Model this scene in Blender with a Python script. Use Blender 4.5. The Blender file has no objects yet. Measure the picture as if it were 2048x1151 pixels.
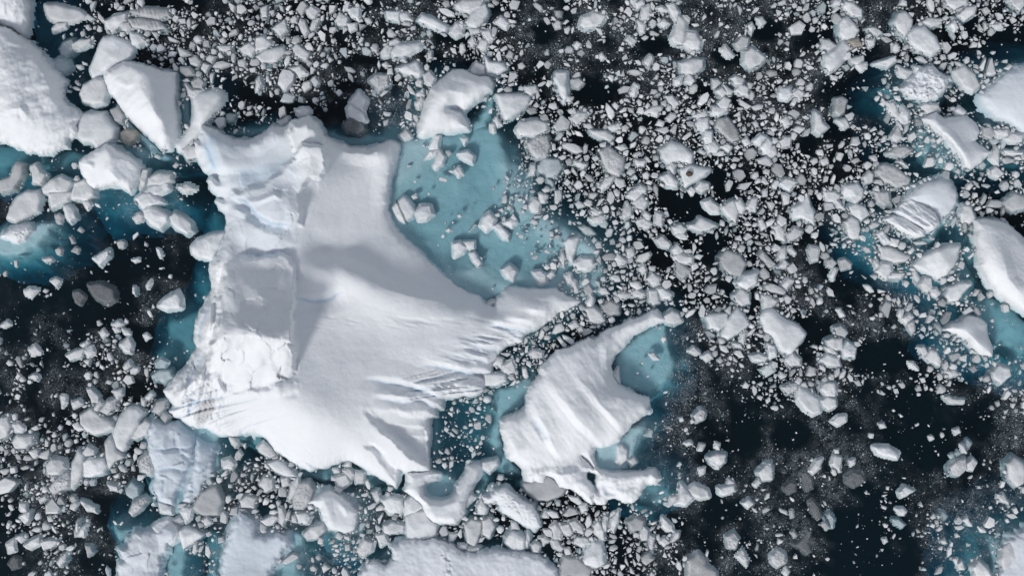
import bpy, math, random
import numpy as np
from mathutils import Vector

# ------------------------------------------------------------------ camera, sky, sun, exposure
S = 0.1                      # metres per picture unit on the water
CAM_H = 260.0
scn = bpy.context.scene
COL = scn.collection
cam_data = bpy.data.cameras.new('camera')
cam = bpy.data.objects.new('camera', cam_data)
COL.objects.link(cam)
cam.location = (0, 0, CAM_H)
cam.rotation_euler = (0, 0, 0)
cam_data.sensor_width = 36.0
cam_data.lens = 18.0 / (102.4 / CAM_H)
cam_data.clip_start = 1.0
cam_data.clip_end = 6000.0
scn.camera = cam

SUN_EL = math.radians(39)
SUN_DIR = Vector((-0.52, -0.85, 0)).normalized() * math.cos(SUN_EL) + Vector((0, 0, math.sin(SUN_EL)))
world = bpy.data.worlds.new('World')
scn.world = world
world.use_nodes = True
wn = world.node_tree.nodes
wl = world.node_tree.links
bg = wn['Background']
sky = wn.new('ShaderNodeTexSky')
sky.sky_type = 'NISHITA'
sky.sun_disc = False
sky.sun_elevation = SUN_EL
sky.sun_rotation = math.atan2(SUN_DIR.x, SUN_DIR.y)
hsv = wn.new('ShaderNodeHueSaturation')
hsv.inputs['Saturation'].default_value = 0.42
wl.new(sky.outputs[0], hsv.inputs['Color'])
wl.new(hsv.outputs[0], bg.inputs[0])
bg.inputs[1].default_value = 0.12
sd = bpy.data.lights.new('sun', 'SUN')
sd.energy = 1.75
sd.angle = math.radians(11)
sd.color = (1.0, 0.98, 0.945)
sun = bpy.data.objects.new('sun', sd)
sun.rotation_euler = SUN_DIR.to_track_quat('Z', 'Y').to_euler()
COL.objects.link(sun)
scn.view_settings.view_transform = 'Standard'
scn.view_settings.look = 'None'
scn.view_settings.gamma = 1.0
scn.view_settings.use_curve_mapping = False
scn.view_settings.exposure = 0.0
scn.cycles.max_bounces = 8
scn.cycles.diffuse_bounces = 3
scn.cycles.transparent_max_bounces = 12
scn.cycles.volume_bounces = 0
scn.cycles.caustics_reflective = False
scn.cycles.caustics_refractive = False

rng = np.random.default_rng(7)
random.seed(7)

# ------------------------------------------------------------------ small numeric tools
_perm = np.random.default_rng(3).permutation(512)
_perm = np.concatenate([_perm, _perm])
_g = np.random.default_rng(4).uniform(0, 2 * math.pi, 512)
_gx, _gy = np.cos(_g), np.sin(_g)

def perlin(x, y):
    xi = np.floor(x).astype(int); yi = np.floor(y).astype(int)
    xf = x - xi; yf = y - yi
    u = xf * xf * xf * (xf * (xf * 6 - 15) + 10)
    v = yf * yf * yf * (yf * (yf * 6 - 15) + 10)
    def gr(ix, iy, dx, dy):
        h = _perm[(_perm[ix & 511] + iy) & 511]
        return _gx[h] * dx + _gy[h] * dy
    n00 = gr(xi, yi, xf, yf); n10 = gr(xi + 1, yi, xf - 1, yf)
    n01 = gr(xi, yi + 1, xf, yf - 1); n11 = gr(xi + 1, yi + 1, xf - 1, yf - 1)
    return (n00 * (1 - u) + n10 * u) * (1 - v) + (n01 * (1 - u) + n11 * u) * v

def fbm(x, y, sc, octv=4, seed=0.0, gain=0.5):
    a = 1.0; s = 0.0; f = 1.0 / sc
    for k in range(octv):
        s = s + a * perlin(x * f + seed + k * 17.3, y * f - seed * 1.7 + k * 9.1)
        a *= gain; f *= 2.03
    return s * 1.4

def cellular(x, y, sc, seed=0):
    """distance to nearest / second nearest jittered lattice point and a value per cell"""
    x = x / sc + seed * 3.7; y = y / sc - seed * 5.1
    xi = np.floor(x).astype(int); yi = np.floor(y).astype(int)
    f1 = np.full(x.shape, 9.0); f2 = np.full(x.shape, 9.0); val = np.zeros(x.shape); gx = np.zeros(x.shape); gy = np.zeros(x.shape)
    for dx in (-1, 0, 1):
        for dy in (-1, 0, 1):
            cx = xi + dx; cy = yi + dy
            h = _perm[(_perm[cx & 511] + cy) & 511]
            px = cx + 0.5 + 0.42 * _gx[h]; py = cy + 0.5 + 0.42 * _gy[(h * 7 + 3) & 511]
            d = np.hypot(px - x, py - y)
            c = d < f1
            f2 = np.where(c, f1, np.minimum(f2, d))
            gx = np.where(c, (x - px) * sc, gx); gy = np.where(c, (y - py) * sc, gy)
            val = np.where(c, h / 512.0, val)
            f1 = np.where(c, d, f1)
    return f1, f2, val, gx, gy

def sdist(poly, X, Y):
    """signed distance, positive inside"""
    P = np.asarray(poly, float)
    Q = np.roll(P, -1, axis=0)
    best = np.full(X.shape, 1e18)
    inside = np.zeros(X.shape, bool)
    for (ax, ay), (bx, by) in zip(P, Q):
        ex, ey = bx - ax, by - ay
        L = ex * ex + ey * ey + 1e-9
        t = np.clip(((X - ax) * ex + (Y - ay) * ey) / L, 0, 1)
        dx = X - ax - t * ex; dy = Y - ay - t * ey
        best = np.minimum(best, dx * dx + dy * dy)
        if ay != by:
            c = ((ay > Y) != (by > Y)) & (X < (bx - ax) * (Y - ay) / (by - ay) + ax)
            inside ^= c
    d = np.sqrt(best)
    return np.where(inside, d, -d)

def pdist(pts, X, Y):
    """distance to a polyline, side (+ left of travel in picture coordinates), position along 0..1"""
    P = np.asarray(pts, float)
    seg = np.hypot(*(P[1:] - P[:-1]).T); tot = seg.sum(); acc = 0
    best = np.full(X.shape, 1e9); side = np.zeros(X.shape); along = np.zeros(X.shape)
    for i in range(len(P) - 1):
        ax, ay = P[i]; bx, by = P[i + 1]
        ex, ey = bx - ax, by - ay
        t = np.clip(((X - ax) * ex + (Y - ay) * ey) / (ex * ex + ey * ey), 0, 1)
        dx = X - ax - t * ex; dy = Y - ay - t * ey
        d = np.hypot(dx, dy)
        c = d < best
        best = np.where(c, d, best)
        side = np.where(c, np.sign(ex * dy - ey * dx), side)
        along = np.where(c, (acc + t * seg[i]) / tot, along)
        acc += seg[i]
    return best, side, along

def sm(t):
    t = np.clip(t, 0, 1)
    return t * t * (3 - 2 * t)

def tps(ctrl, X, Y, reg=2.0):
    C = np.asarray(ctrl, float); sc = 100.0
    px, py, h = C[:, 0] / sc, C[:, 1] / sc, C[:, 2]
    def U(r2): return np.where(r2 > 1e-12, r2 * np.log(r2 + 1e-12), 0)
    n = len(C)
    K = U((px[:, None] - px) ** 2 + (py[:, None] - py) ** 2) + np.eye(n) * reg * 1e-3
    P = np.c_[np.ones(n), px, py]
    A = np.zeros((n + 3, n + 3)); A[:n, :n] = K; A[:n, n:] = P; A[n:, :n] = P.T
    w = np.linalg.solve(A, np.r_[h, 0, 0, 0])
    out = w[n] + w[n + 1] * X / sc + w[n + 2] * Y / sc
    for i in range(n):
        out = out + w[i] * U((X / sc - px[i]) ** 2 + (Y / sc - py[i]) ** 2)
    return out

def w2(x, y, z=0.0):
    """picture position at height z -> metres"""
    k = 1.0 - np.asarray(z) / CAM_H
    return (np.asarray(x) - 1024) * S * k, (575.5 - np.asarray(y)) * S * k

# ------------------------------------------------------------------ materials
def new_mat(name):
    m = bpy.data.materials.new(name); m.use_nodes = True
    nt = m.node_tree
    for n in list(nt.nodes): nt.nodes.remove(n)
    out = nt.nodes.new('ShaderNodeOutputMaterial')
    return m, nt, out

def ice_material(name, dark, light, rough, bump_scale, bump_dist, spec=0.35, speckle=0.0, dirt=False):
    m, nt, out = new_mat(name)
    N = nt.nodes; L = nt.links
    b = N.new('ShaderNodeBsdfPrincipled')
    b.inputs['Roughness'].default_value = rough
    b.inputs['Specular IOR Level'].default_value = spec
    b.inputs['IOR'].default_value = 1.31
    at = N.new('ShaderNodeAttribute'); at.attribute_name = 'tone'
    geo = N.new('ShaderNodeNewGeometry')
    n1 = N.new('ShaderNodeTexNoise'); n1.inputs['Scale'].default_value = 0.55; n1.inputs['Detail'].default_value = 6
    n1.inputs['Roughness'].default_value = 0.62
    L.new(geo.outputs['Position'], n1.inputs['Vector'])
    add = N.new('ShaderNodeMath'); add.operation = 'MULTIPLY_ADD'
    L.new(n1.outputs['Fac'], add.inputs[0]); add.inputs[1].default_value = 0.25 if dirt else 0.5
    sub = N.new('ShaderNodeMath'); sub.operation = 'SUBTRACT'; sub.inputs[1].default_value = 0.125 if dirt else 0.25
    L.new(at.outputs['Fac'], sub.inputs[0]); L.new(sub.outputs[0], add.inputs[2])
    mix = N.new('ShaderNodeMix'); mix.data_type = 'RGBA'
    mix.inputs[6].default_value = (*dark, 1); mix.inputs[7].default_value = (*light, 1)
    L.new(add.outputs[0], mix.inputs[0])
    last = mix.outputs[2]
    if speckle:
        n3 = N.new('ShaderNodeTexNoise'); n3.inputs['Scale'].default_value = 7.0; n3.inputs['Detail'].default_value = 3
        L.new(geo.outputs['Position'], n3.inputs['Vector'])
        r3 = N.new('ShaderNodeMapRange'); r3.inputs[1].default_value = 0.38; r3.inputs[2].default_value = 0.62
        r3.inputs[3].default_value = 1 - speckle; r3.inputs[4].default_value = 1.0
        L.new(n3.outputs['Fac'], r3.inputs[0])
        mm = N.new('ShaderNodeMix'); mm.data_type = 'RGBA'; mm.blend_type = 'MULTIPLY'; mm.inputs[0].default_value = 1
        L.new(last, mm.inputs[6]); L.new(r3.outputs[0], mm.inputs[7]); last = mm.outputs[2]
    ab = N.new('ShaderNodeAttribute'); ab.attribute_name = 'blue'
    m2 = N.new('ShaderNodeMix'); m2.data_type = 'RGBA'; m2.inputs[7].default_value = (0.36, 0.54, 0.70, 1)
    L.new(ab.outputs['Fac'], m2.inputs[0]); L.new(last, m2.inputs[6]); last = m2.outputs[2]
    if dirt:
        ad = N.new('ShaderNodeAttribute'); ad.attribute_name = 'dirt'
        m3 = N.new('ShaderNodeMix'); m3.data_type = 'RGBA'; m3.inputs[7].default_value = (0.33, 0.32, 0.32, 1)
        L.new(ad.outputs['Fac'], m3.inputs[0]); L.new(last, m3.inputs[6]); last = m3.outputs[2]
    L.new(last, b.inputs['Base Color'])
    nb = N.new('ShaderNodeTexNoise'); nb.inputs['Scale'].default_value = bump_scale; nb.inputs['Detail'].default_value = 5
    L.new(geo.outputs['Position'], nb.inputs['Vector'])
    bp = N.new('ShaderNodeBump'); bp.inputs['Strength'].default_value = 0.7; bp.inputs['Distance'].default_value = bump_dist
    L.new(nb.outputs['Fac'], bp.inputs['Height']); L.new(bp.outputs[0], b.inputs['Normal'])
    L.new(b.outputs[0], out.inputs[0])
    return m

M_SNOW = ice_material('packed_snow_ice', (0.58, 0.62, 0.68), (0.86, 0.87, 0.885), 0.75, 1.6, 0.07, dirt=True)
M_ICE = ice_material('wet_brash_ice', (0.19, 0.21, 0.22), (0.86, 0.865, 0.875), 0.42, 2.2, 0.10)
M_DARK = ice_material('sodden_granular_ice', (0.08, 0.09, 0.10), (0.38, 0.40, 0.42), 0.5, 5.0, 0.15, speckle=0.6)
M_FOOT = ice_material('submerged_ice', (0.30, 0.45, 0.50), (0.56, 0.72, 0.76), 0.9, 0.8, 0.3, spec=0.0)
M_ROCKY = ice_material('sediment_stained_ice', (0.16, 0.13, 0.10), (0.74, 0.71, 0.66), 0.6, 5.0, 0.3)
M_STONE = ice_material('brown_stone', (0.05, 0.04, 0.03), (0.16, 0.13, 0.10), 0.8, 8.0, 0.1)

def water_material():
    m, nt, out = new_mat('sea_water')
    N = nt.nodes; L = nt.links
    tr = N.new('ShaderNodeBsdfTransparent')
    gl = N.new('ShaderNodeBsdfGlossy'); gl.inputs['Roughness'].default_value = 0.08
    # Schlick reflectance from the angle to the upward normal, the same from above and below
    dt = N.new('ShaderNodeVectorMath'); dt.operation = 'DOT_PRODUCT'
    ab = N.new('ShaderNodeMath'); ab.operation = 'ABSOLUTE'; L.new(dt.outputs['Value'], ab.inputs[0])
    om = N.new('ShaderNodeMath'); om.operation = 'SUBTRACT'; om.use_clamp = True; om.inputs[0].default_value = 1.0; L.new(ab.outputs[0], om.inputs[1])
    pw = N.new('ShaderNodeMath'); pw.operation = 'POWER'; pw.inputs[1].default_value = 5.0; L.new(om.outputs[0], pw.inputs[0])
    fr = N.new('ShaderNodeMath'); fr.operation = 'MULTIPLY_ADD'; fr.inputs[1].default_value = 0.98; fr.inputs[2].default_value = 0.02; L.new(pw.outputs[0], fr.inputs[0])
    n = N.new('ShaderNodeTexNoise'); n.inputs['Scale'].default_value = 0.9; n.inputs['Detail'].default_value = 4
    geo = N.new('ShaderNodeNewGeometry'); L.new(geo.outputs['Position'], n.inputs['Vector'])
    bp = N.new('ShaderNodeBump'); bp.inputs['Strength'].default_value = 0.25; bp.inputs['Distance'].default_value = 0.12
    L.new(n.outputs['Fac'], bp.inputs['Height'])
    L.new(bp.outputs[0], gl.inputs['Normal']); L.new(bp.outputs[0], dt.inputs[0]); L.new(geo.outputs['Incoming'], dt.inputs[1])
    mx = N.new('ShaderNodeMixShader')
    L.new(fr.outputs[0], mx.inputs[0]); L.new(tr.outputs[0], mx.inputs[1]); L.new(gl.outputs[0], mx.inputs[2])
    L.new(mx.outputs[0], out.inputs['Surface'])
    va = N.new('ShaderNodeVolumeAbsorption')
    # absorption per metre (red, green, blue): density * (1 - colour)
    kr, kg, kb = 0.125, 0.055, 0.042
    va.inputs['Density'].default_value = 0.25
    va.inputs['Color'].default_value = (1 - kr / 0.25, 1 - kg / 0.25, 1 - kb / 0.25, 1)
    vs = N.new('ShaderNodeVolumeScatter'); vs.inputs['Density'].default_value = 0.0045
    vs.inputs['Color'].default_value = (0.30, 0.80, 1.0, 1)
    av = N.new('ShaderNodeAddShader'); L.new(va.outputs[0], av.inputs[0]); L.new(vs.outputs[0], av.inputs[1])
    L.new(av.outputs[0], out.inputs['Volume'])
    return m

# ------------------------------------------------------------------ object helpers
def tag(o, label=None, cat=None, group=None, kind=None):
    if label: o['label'] = label
    if cat: o['category'] = cat
    if group: o['group'] = group
    if kind: o['kind'] = kind
    return o

def make_mesh(name, V, F, mat, attrs=None, smooth=True):
    """V (n,3), F (m,k) arrays"""
    me = bpy.data.meshes.new(name)
    V = np.ascontiguousarray(V, np.float32); F = np.ascontiguousarray(F, np.int32)
    k = F.shape[1]
    me.vertices.add(len(V)); me.vertices.foreach_set('co', V.ravel())
    me.loops.add(F.size); me.loops.foreach_set('vertex_index', F.ravel())
    me.polygons.add(len(F))
    me.polygons.foreach_set('loop_start', np.arange(0, F.size, k, dtype=np.int32))
    me.polygons.foreach_set('loop_total', np.full(len(F), k, np.int32))
    me.polygons.foreach_set('use_smooth', np.full(len(F), smooth, bool))
    me.update(calc_edges=True)
    for an, av in (attrs or {}).items():
        a = me.attributes.new(an, 'FLOAT', 'POINT')
        a.data.foreach_set('value', np.ascontiguousarray(av, np.float32))
    me.materials.append(mat)
    return me

def link(name, me, parent=None):
    o = bpy.data.objects.new(name, me); COL.objects.link(o)
    if parent:
        o.parent = parent
        o.matrix_parent_inverse = parent.matrix_world.inverted()
    return o

def empty(name, x, y):
    o = bpy.data.objects.new(name, None); COL.objects.link(o)
    X, Y = w2(x, y); o.location = (float(X), float(Y), 0); o.empty_display_size = 2
    bpy.context.view_layer.update()
    return o

def grid_arrays(X, Y, Z, keep, origin=(0, 0), unproj=True):
    """quads of a grid where all four corners are kept"""
    idx = -np.ones(X.shape, int)
    q = keep[:-1, :-1] & keep[1:, :-1] & keep[:-1, 1:] & keep[1:, 1:]
    used = np.zeros(X.shape, bool)
    used[:-1, :-1] |= q; used[1:, :-1] |= q; used[:-1, 1:] |= q; used[1:, 1:] |= q
    idx[used] = np.arange(used.sum())
    a = idx[:-1, :-1][q]; b = idx[:-1, 1:][q]; c = idx[1:, 1:][q]; d = idx[1:, :-1][q]
    F = np.stack([a, d, c, b], 1)
    z = Z[used]
    wx, wy = w2(X[used], Y[used], np.maximum(z, 0) if unproj else 0)
    return np.stack([wx - origin[0], wy - origin[1], z], 1), F, used

def mkgrid(x0, x1, y0, y1, s):
    xs = np.arange(x0, x1 + s, s); ys = np.arange(y0, y1 + s, s)
    return np.meshgrid(xs, ys)

def berg_body(parent, poly, ctrl, s=2.5, patches=(), ridges=(), edge=7.0, warp=3.0, noise=0.12, seed=1,
              holes=(), tone=0.85, blue_fn=None, dirt_fn=None, rough_fn=None, mat=None, name='ice_body', zmin=-1.6, foot_slope=0.09):
    P = np.asarray(poly, float)
    m = 26
    X, Y = mkgrid(P[:, 0].min() - m, P[:, 0].max() + m, P[:, 1].min() - m, P[:, 1].max() + m, s)
    wx = X + warp * fbm(X, Y, 14, 3, seed); wy = Y + warp * fbm(X, Y, 14, 3, seed + 31)
    d = sdist(P, wx, wy)
    for h in holes:
        d = np.minimum(d, -sdist(h, wx, wy))
    Z = tps(ctrl, X, Y)
    for (pp, pc, soft) in patches:
        sdp = sdist(pp, X + 2.6 * warp * fbm(X, Y, 26, 4, seed + 5), Y + 2.6 * warp * fbm(X, Y, 26, 4, seed + 9))
        w = sm(sdp / soft + 0.5)
        pz = tps(pc, X, Y) if len(pc) > 1 else pc[0][2]
        Z = Z * (1 - w) + pz * w
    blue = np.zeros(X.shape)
    for (pts, amp, wl_, wr_, pw) in ridges:
        dd, side, al = pdist(pts, X + warp * fbm(X, Y, 30, 3, seed + 2), Y + warp * fbm(X, Y, 30, 3, seed + 4))
        w = np.where(side > 0, wr_, wl_)
        t = np.clip(1 - dd / w, 0, 1) ** pw
        Z = Z + amp * t * np.clip(np.minimum(al * 2.2, (1 - al) * 5), 0.0, 1) ** 1.1
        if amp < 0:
            blue = np.maximum(blue, np.clip(1 - dd / 5.0, 0, 1) * min(1, -amp / 1.5) * np.clip(np.minimum(al, 1 - al) * 5, 0, 1))  # crease colour: scattered blue light painted in, along with exposed blue ice
    Z = np.maximum(Z, 0.35)
    Z = Z + noise * fbm(X, Y, 60, 5, seed + 3) * 2.5 + noise * 0.35 * fbm(X, Y, 9, 3, seed + 6)
    if rough_fn is not None: Z = Z + rough_fn(X, Y)
    Z = np.maximum(Z, 0.25)
    E = 1 - np.exp(-np.maximum(d, 0) / edge)
    Z = np.where(d > 0, Z * E + 0.02, d * foot_slope * (2.6 + 1.6 * fbm(X, Y, 45, 3, seed + 13)).clip(0.9, 5))
    keep = Z > zmin
    org = parent.location
    V, F, used = grid_arrays(X, Y, Z, keep, (org.x, org.y))
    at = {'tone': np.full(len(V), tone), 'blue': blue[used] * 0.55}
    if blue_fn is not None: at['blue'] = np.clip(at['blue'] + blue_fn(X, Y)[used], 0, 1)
    if dirt_fn is not None: at['dirt'] = dirt_fn(X, Y)[used]
    me = make_mesh(name, V, F, mat or M_SNOW, at)
    o = bpy.data.objects.new(name, me); COL.objects.link(o); o.parent = parent
    return o

def foot(parent, feats, s=6.0, seed=1, zmax=22.0, tone=0.75, name='submerged_foot'):
    """feats: (polygon, depth, slope metres per unit outside, inner fall)"""
    A = np.concatenate([np.asarray(f[0], float) for f in feats])
    m = 170
    X, Y = mkgrid(A[:, 0].min() - m, A[:, 0].max() + m, A[:, 1].min() - m, A[:, 1].max() + m, s)
    D = np.full(X.shape, 99.0)
    wx = X + 9 * fbm(X, Y, 50, 3, seed); wy = Y + 9 * fbm(X, Y, 50, 3, seed + 7)
    for (pl, dep, slope) in feats:
        d = sdist(pl, wx, wy)
        o = np.maximum(-d, 0)
        f = dep + slope * o * (1 + 0.012 * o) + 0.0 * d
        k = 1.2
        D = -np.log(np.exp(-D / k) + np.exp(-np.minimum(f, 90) / k)) * k
    D = np.maximum(D, 0.35) * (1 + 0.16 * fbm(X, Y, 110, 3, seed + 2)) + 0.10 * fbm(X, Y, 30, 3, seed + 4)
    D = np.maximum(D, 0.3)
    keep = D < zmax
    org = parent.location
    V, F, used = grid_arrays(X, Y, -D, keep, (org.x, org.y), unproj=False)
    me = make_mesh(name, V, F, M_FOOT, {'tone': np.full(len(V), tone) + 0.18 * fbm(X[used], Y[used], 40, 4, seed + 21)})
    o = bpy.data.objects.new(name, me); COL.objects.link(o); o.parent = parent
    return o

# ------------------------------------------------------------------ water
def box_mesh(name, x0, x1, y0, y1, z0, z1, mat):
    V = np.array([(x, y, z) for z in (z0, z1) for y in (y0, y1) for x in (x0, x1)])
    F = np.array([(0, 2, 3, 1), (4, 5, 7, 6), (0, 1, 5, 4), (2, 6, 7, 3), (0, 4, 6, 2), (1, 3, 7, 5)])
    return make_mesh(name, V, F, mat, smooth=False)
M_WATER = water_material()
tag(link('water', box_mesh('water', -2500, 2500, -2500, 2500, -40, 0, M_WATER)), kind='structure')
mb, ntb, outb = new_mat('dark_sea_bed')
bb = ntb.nodes.new('ShaderNodeBsdfDiffuse'); bb.inputs[0].default_value = (0.03, 0.035, 0.04, 1)
ntb.links.new(bb.outputs[0], outb.inputs[0])
tag(link('sea_bed', box_mesh('sea_bed', -2490, 2490, -2490, 2490, -39, -36, mb)), kind='structure')
# ------------------------------------------------------------------ the big bergs
MAIN = [(402,249),(425,257),(445,268),(470,279),(497,281),(520,270),(545,252),(565,256),(577,248),(583,240),(600,238),(617,231),
 (638,248),(650,270),(672,284),(700,294),(735,297),(759,290),(779,281),(800,290),(795,320),(785,350),(779,384),(776,421),(789,457),(819,484),
 (845,507),(865,531),(889,551),(912,571),(935,584),(955,590),(972,607),(987,613),(997,595),(1012,579),(1034,574),(1059,578),(1084,579),
 (1112,576),(1131,589),(1159,602),(1137,617),(1116,622),(1100,639),(1075,654),(1047,667),(1044,682),(1016,687),(1000,701),(984,726),
 (981,745),(966,748),(950,750),(969,758),(967,779),(953,790),(919,792),(894,795),(883,802),(884,812),(870,820),(872,832),(858,836),(860,864),
 (857,885),(857,921),(861,944),(836,945),(813,943),(797,938),(796,958),(792,974),(779,966),(748,947),(729,934),(706,923),(692,919),(679,922),
 (653,932),(622,939),(596,931),(573,915),(549,897),(533,874),(520,866),(502,863),(481,867),(466,871),(445,870),(424,863),(408,853),
 (395,856),(380,850),(367,842),(360,834),(349,832),(338,822),(349,811),(336,795),(327,781),(349,755),(375,732),(385,706),(395,695),
 (392,688),(389,651),(401,625),(420,596),(424,575),(420,529),(435,505),(450,467),(454,447),(450,423),(440,419),(432,402),(445,397),
 (424,381),(415,361),(419,355),(436,360),(436,350),(406,340),(401,324),(390,301),(389,283),(398,281),(399,259)]
mainC = [(402,255,3.5),(430,265,5),(470,290,4.5),(520,280,5),(560,262,6),(415,300,6),(400,320,4),(430,330,6.5),(480,320,6),(530,320,6),(560,310,7),
 (470,360,6),(430,375,4.5),(520,360,6.5),(450,400,5),(455,440,6),(480,430,8),(520,430,9),(570,400,11),(600,330,11),(600,280,10),(620,250,9),
 (640,270,8),(655,290,6.5),(660,330,6),(690,310,3.5),(730,310,3.5),(765,310,4),(790,300,2.5),(788,330,2.5),(700,350,4.5),(750,360,3),(770,400,2),
 (610,380,9),(640,400,7),(690,410,4.5),(740,430,3),(780,455,1.6),(600,440,8.5),(650,460,6),(710,480,4),(770,500,2.6),(815,500,1.4),
 (600,490,8),(650,505,5.5),(710,515,4.5),(760,545,4.2),(820,555,3.2),(860,565,2.4),(900,585,1.6),(935,590,1.0),
 (600,535,9.4),(640,535,8.8),(690,538,8.2),(730,560,7.3),(770,583,6.6),(830,603,5.8),(900,618,4.8),(950,618,3.6),(985,622,2.0),
 (600,600,7.6),(640,612,6.8),(690,592,6.9),(640,645,6.6),(700,645,6.3),(760,655,6.0),(850,655,5.8),(930,655,4.9),(1000,640,4.4),
 (1035,600,3.5),(1060,590,3.0),(1050,625,4.6),(1085,610,4.2),(1120,600,2.6),(1100,625,2.4),(1140,603,1.2),
 (600,690,7.4),(650,700,7.4),(720,710,7.0),(800,700,6.3),(860,710,5.9),(930,700,4.8),(980,690,3.2),(1020,665,2.4),(960,735,2.6),
 (600,760,9.6),(660,780,9.4),(720,785,8.2),(790,760,6.5),(840,760,5.4),(900,775,4.0),(940,775,3.0),
 (560,800,9.8),(620,840,10.0),(680,850,8.8),(720,830,7.6),(500,810,7.4),(450,825,5.2),(420,840,3.6),(480,850,3.6),(540,850,5.0),(580,890,4.2),(620,910,3.8),
 (670,900,4.6),(720,900,4.6),(760,880,5.0),(800,900,4.6),(845,930,2.6),(700,915,3.0),(740,930,2.6),(775,950,1.8),
 (430,480,9),(445,520,10),(430,560,8),(415,600,6),(400,640,5),(405,680,5),(420,650,9),(400,720,5),(380,750,5),(350,790,3.5),(360,820,3),
 (400,780,6),(380,820,4),(430,760,8),(450,790,6.5),(500,470,9.5),(560,480,9.5),(500,500,8),(560,500,8)]
TW = [(449,528),(462,516),(482,512),(520,514),(545,508),(562,503),(580,515),(589,533),(590,560),(587,600),(584,640),(586,690),(566,696),(548,700),
 (520,700),(500,700),(470,700),(440,700),(424,700),(431,660),(436,620),(438,590),(446,560)]
TWc = [(455,525,10.0),(520,520,10.5),(575,515,10.0),(450,566,13.0),(520,560,12.6),(520,574,14.0),(585,568,12.0),(440,620,15.5),(500,625,17.0),(580,625,15.0),
 (480,610,16.8),(545,600,14.2),(500,660,20.2),(450,665,19.6),(560,668,19.2),(520,678,21.0),(583,665,18.0),(430,680,17.0),(500,700,19),(570,700,18)]
CL = [(424,692),(448,672),(500,673),(520,679),(548,681),(566,674),(573,680),(586,700),(590,725),(588,750),(560,762),(530,775),(492,780),(470,782),(450,776),(430,750),(418,725)]
CLc = [(440,678,18.5),(500,676,19.5),(560,678,18.5),(430,700,14.5),(500,705,16.2),(560,705,15.5),(580,700,15.5),(425,725,11.5),(500,735,12.6),(570,735,12.8),
 (585,725,13),(450,770,8.0),(500,770,9.0),(560,758,10.0)]
T1 = [(463,384),(495,380),(530,368),(552,350),(572,330),(590,312),(596,294),(606,286),(650,290),(652,320),(650,345),(640,356),(620,356),(606,370),(601,395),(603,430),(600,450),
 (585,451),(550,449),(525,442),(508,430),(495,420),(480,403)]
T1c = [(463,384,7.2),(520,376,9.0),(560,350,10.5),(590,315,12.5),(605,290,13.5),(645,295,12.5),(640,345,11.5),(600,360,11.5),(560,380,12.0),
 (600,400,11.5),(590,445,11.0),(545,445,11.5),(510,425,10.0),(485,400,8.0),(550,400,12.6)]
SP = [(573,272),(576,246),(582,242),(596,246),(614,233),(636,249),(648,268),(650,288),(606,284),(596,292),(592,303),(583,300),(580,285)]
SPc = [(578,250,13.5),(582,290,11.5),(600,262,12.0),(615,240,13.0),(638,260,12.2),(645,282,11.2)]
SH1 = [(733,822),(790,822),(866,834),(858,864),(856,885),(856,925),(842,926),(815,905),(790,880),(762,858),(742,840)]
SH1c = [(745,830,6.0),(790,835,4.6),(850,845,2.8),(780,866,3.2),(820,900,1.6),(850,925,1.0),(850,885,1.5)]
SH2 = [(730,886),(750,886),(772,908),(792,936),(794,968),(782,956),(766,935),(748,905)]
SH2c = [(735,888,4.2),(760,905,2.6),(785,940,1.4),(790,960,0.9)]
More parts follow.
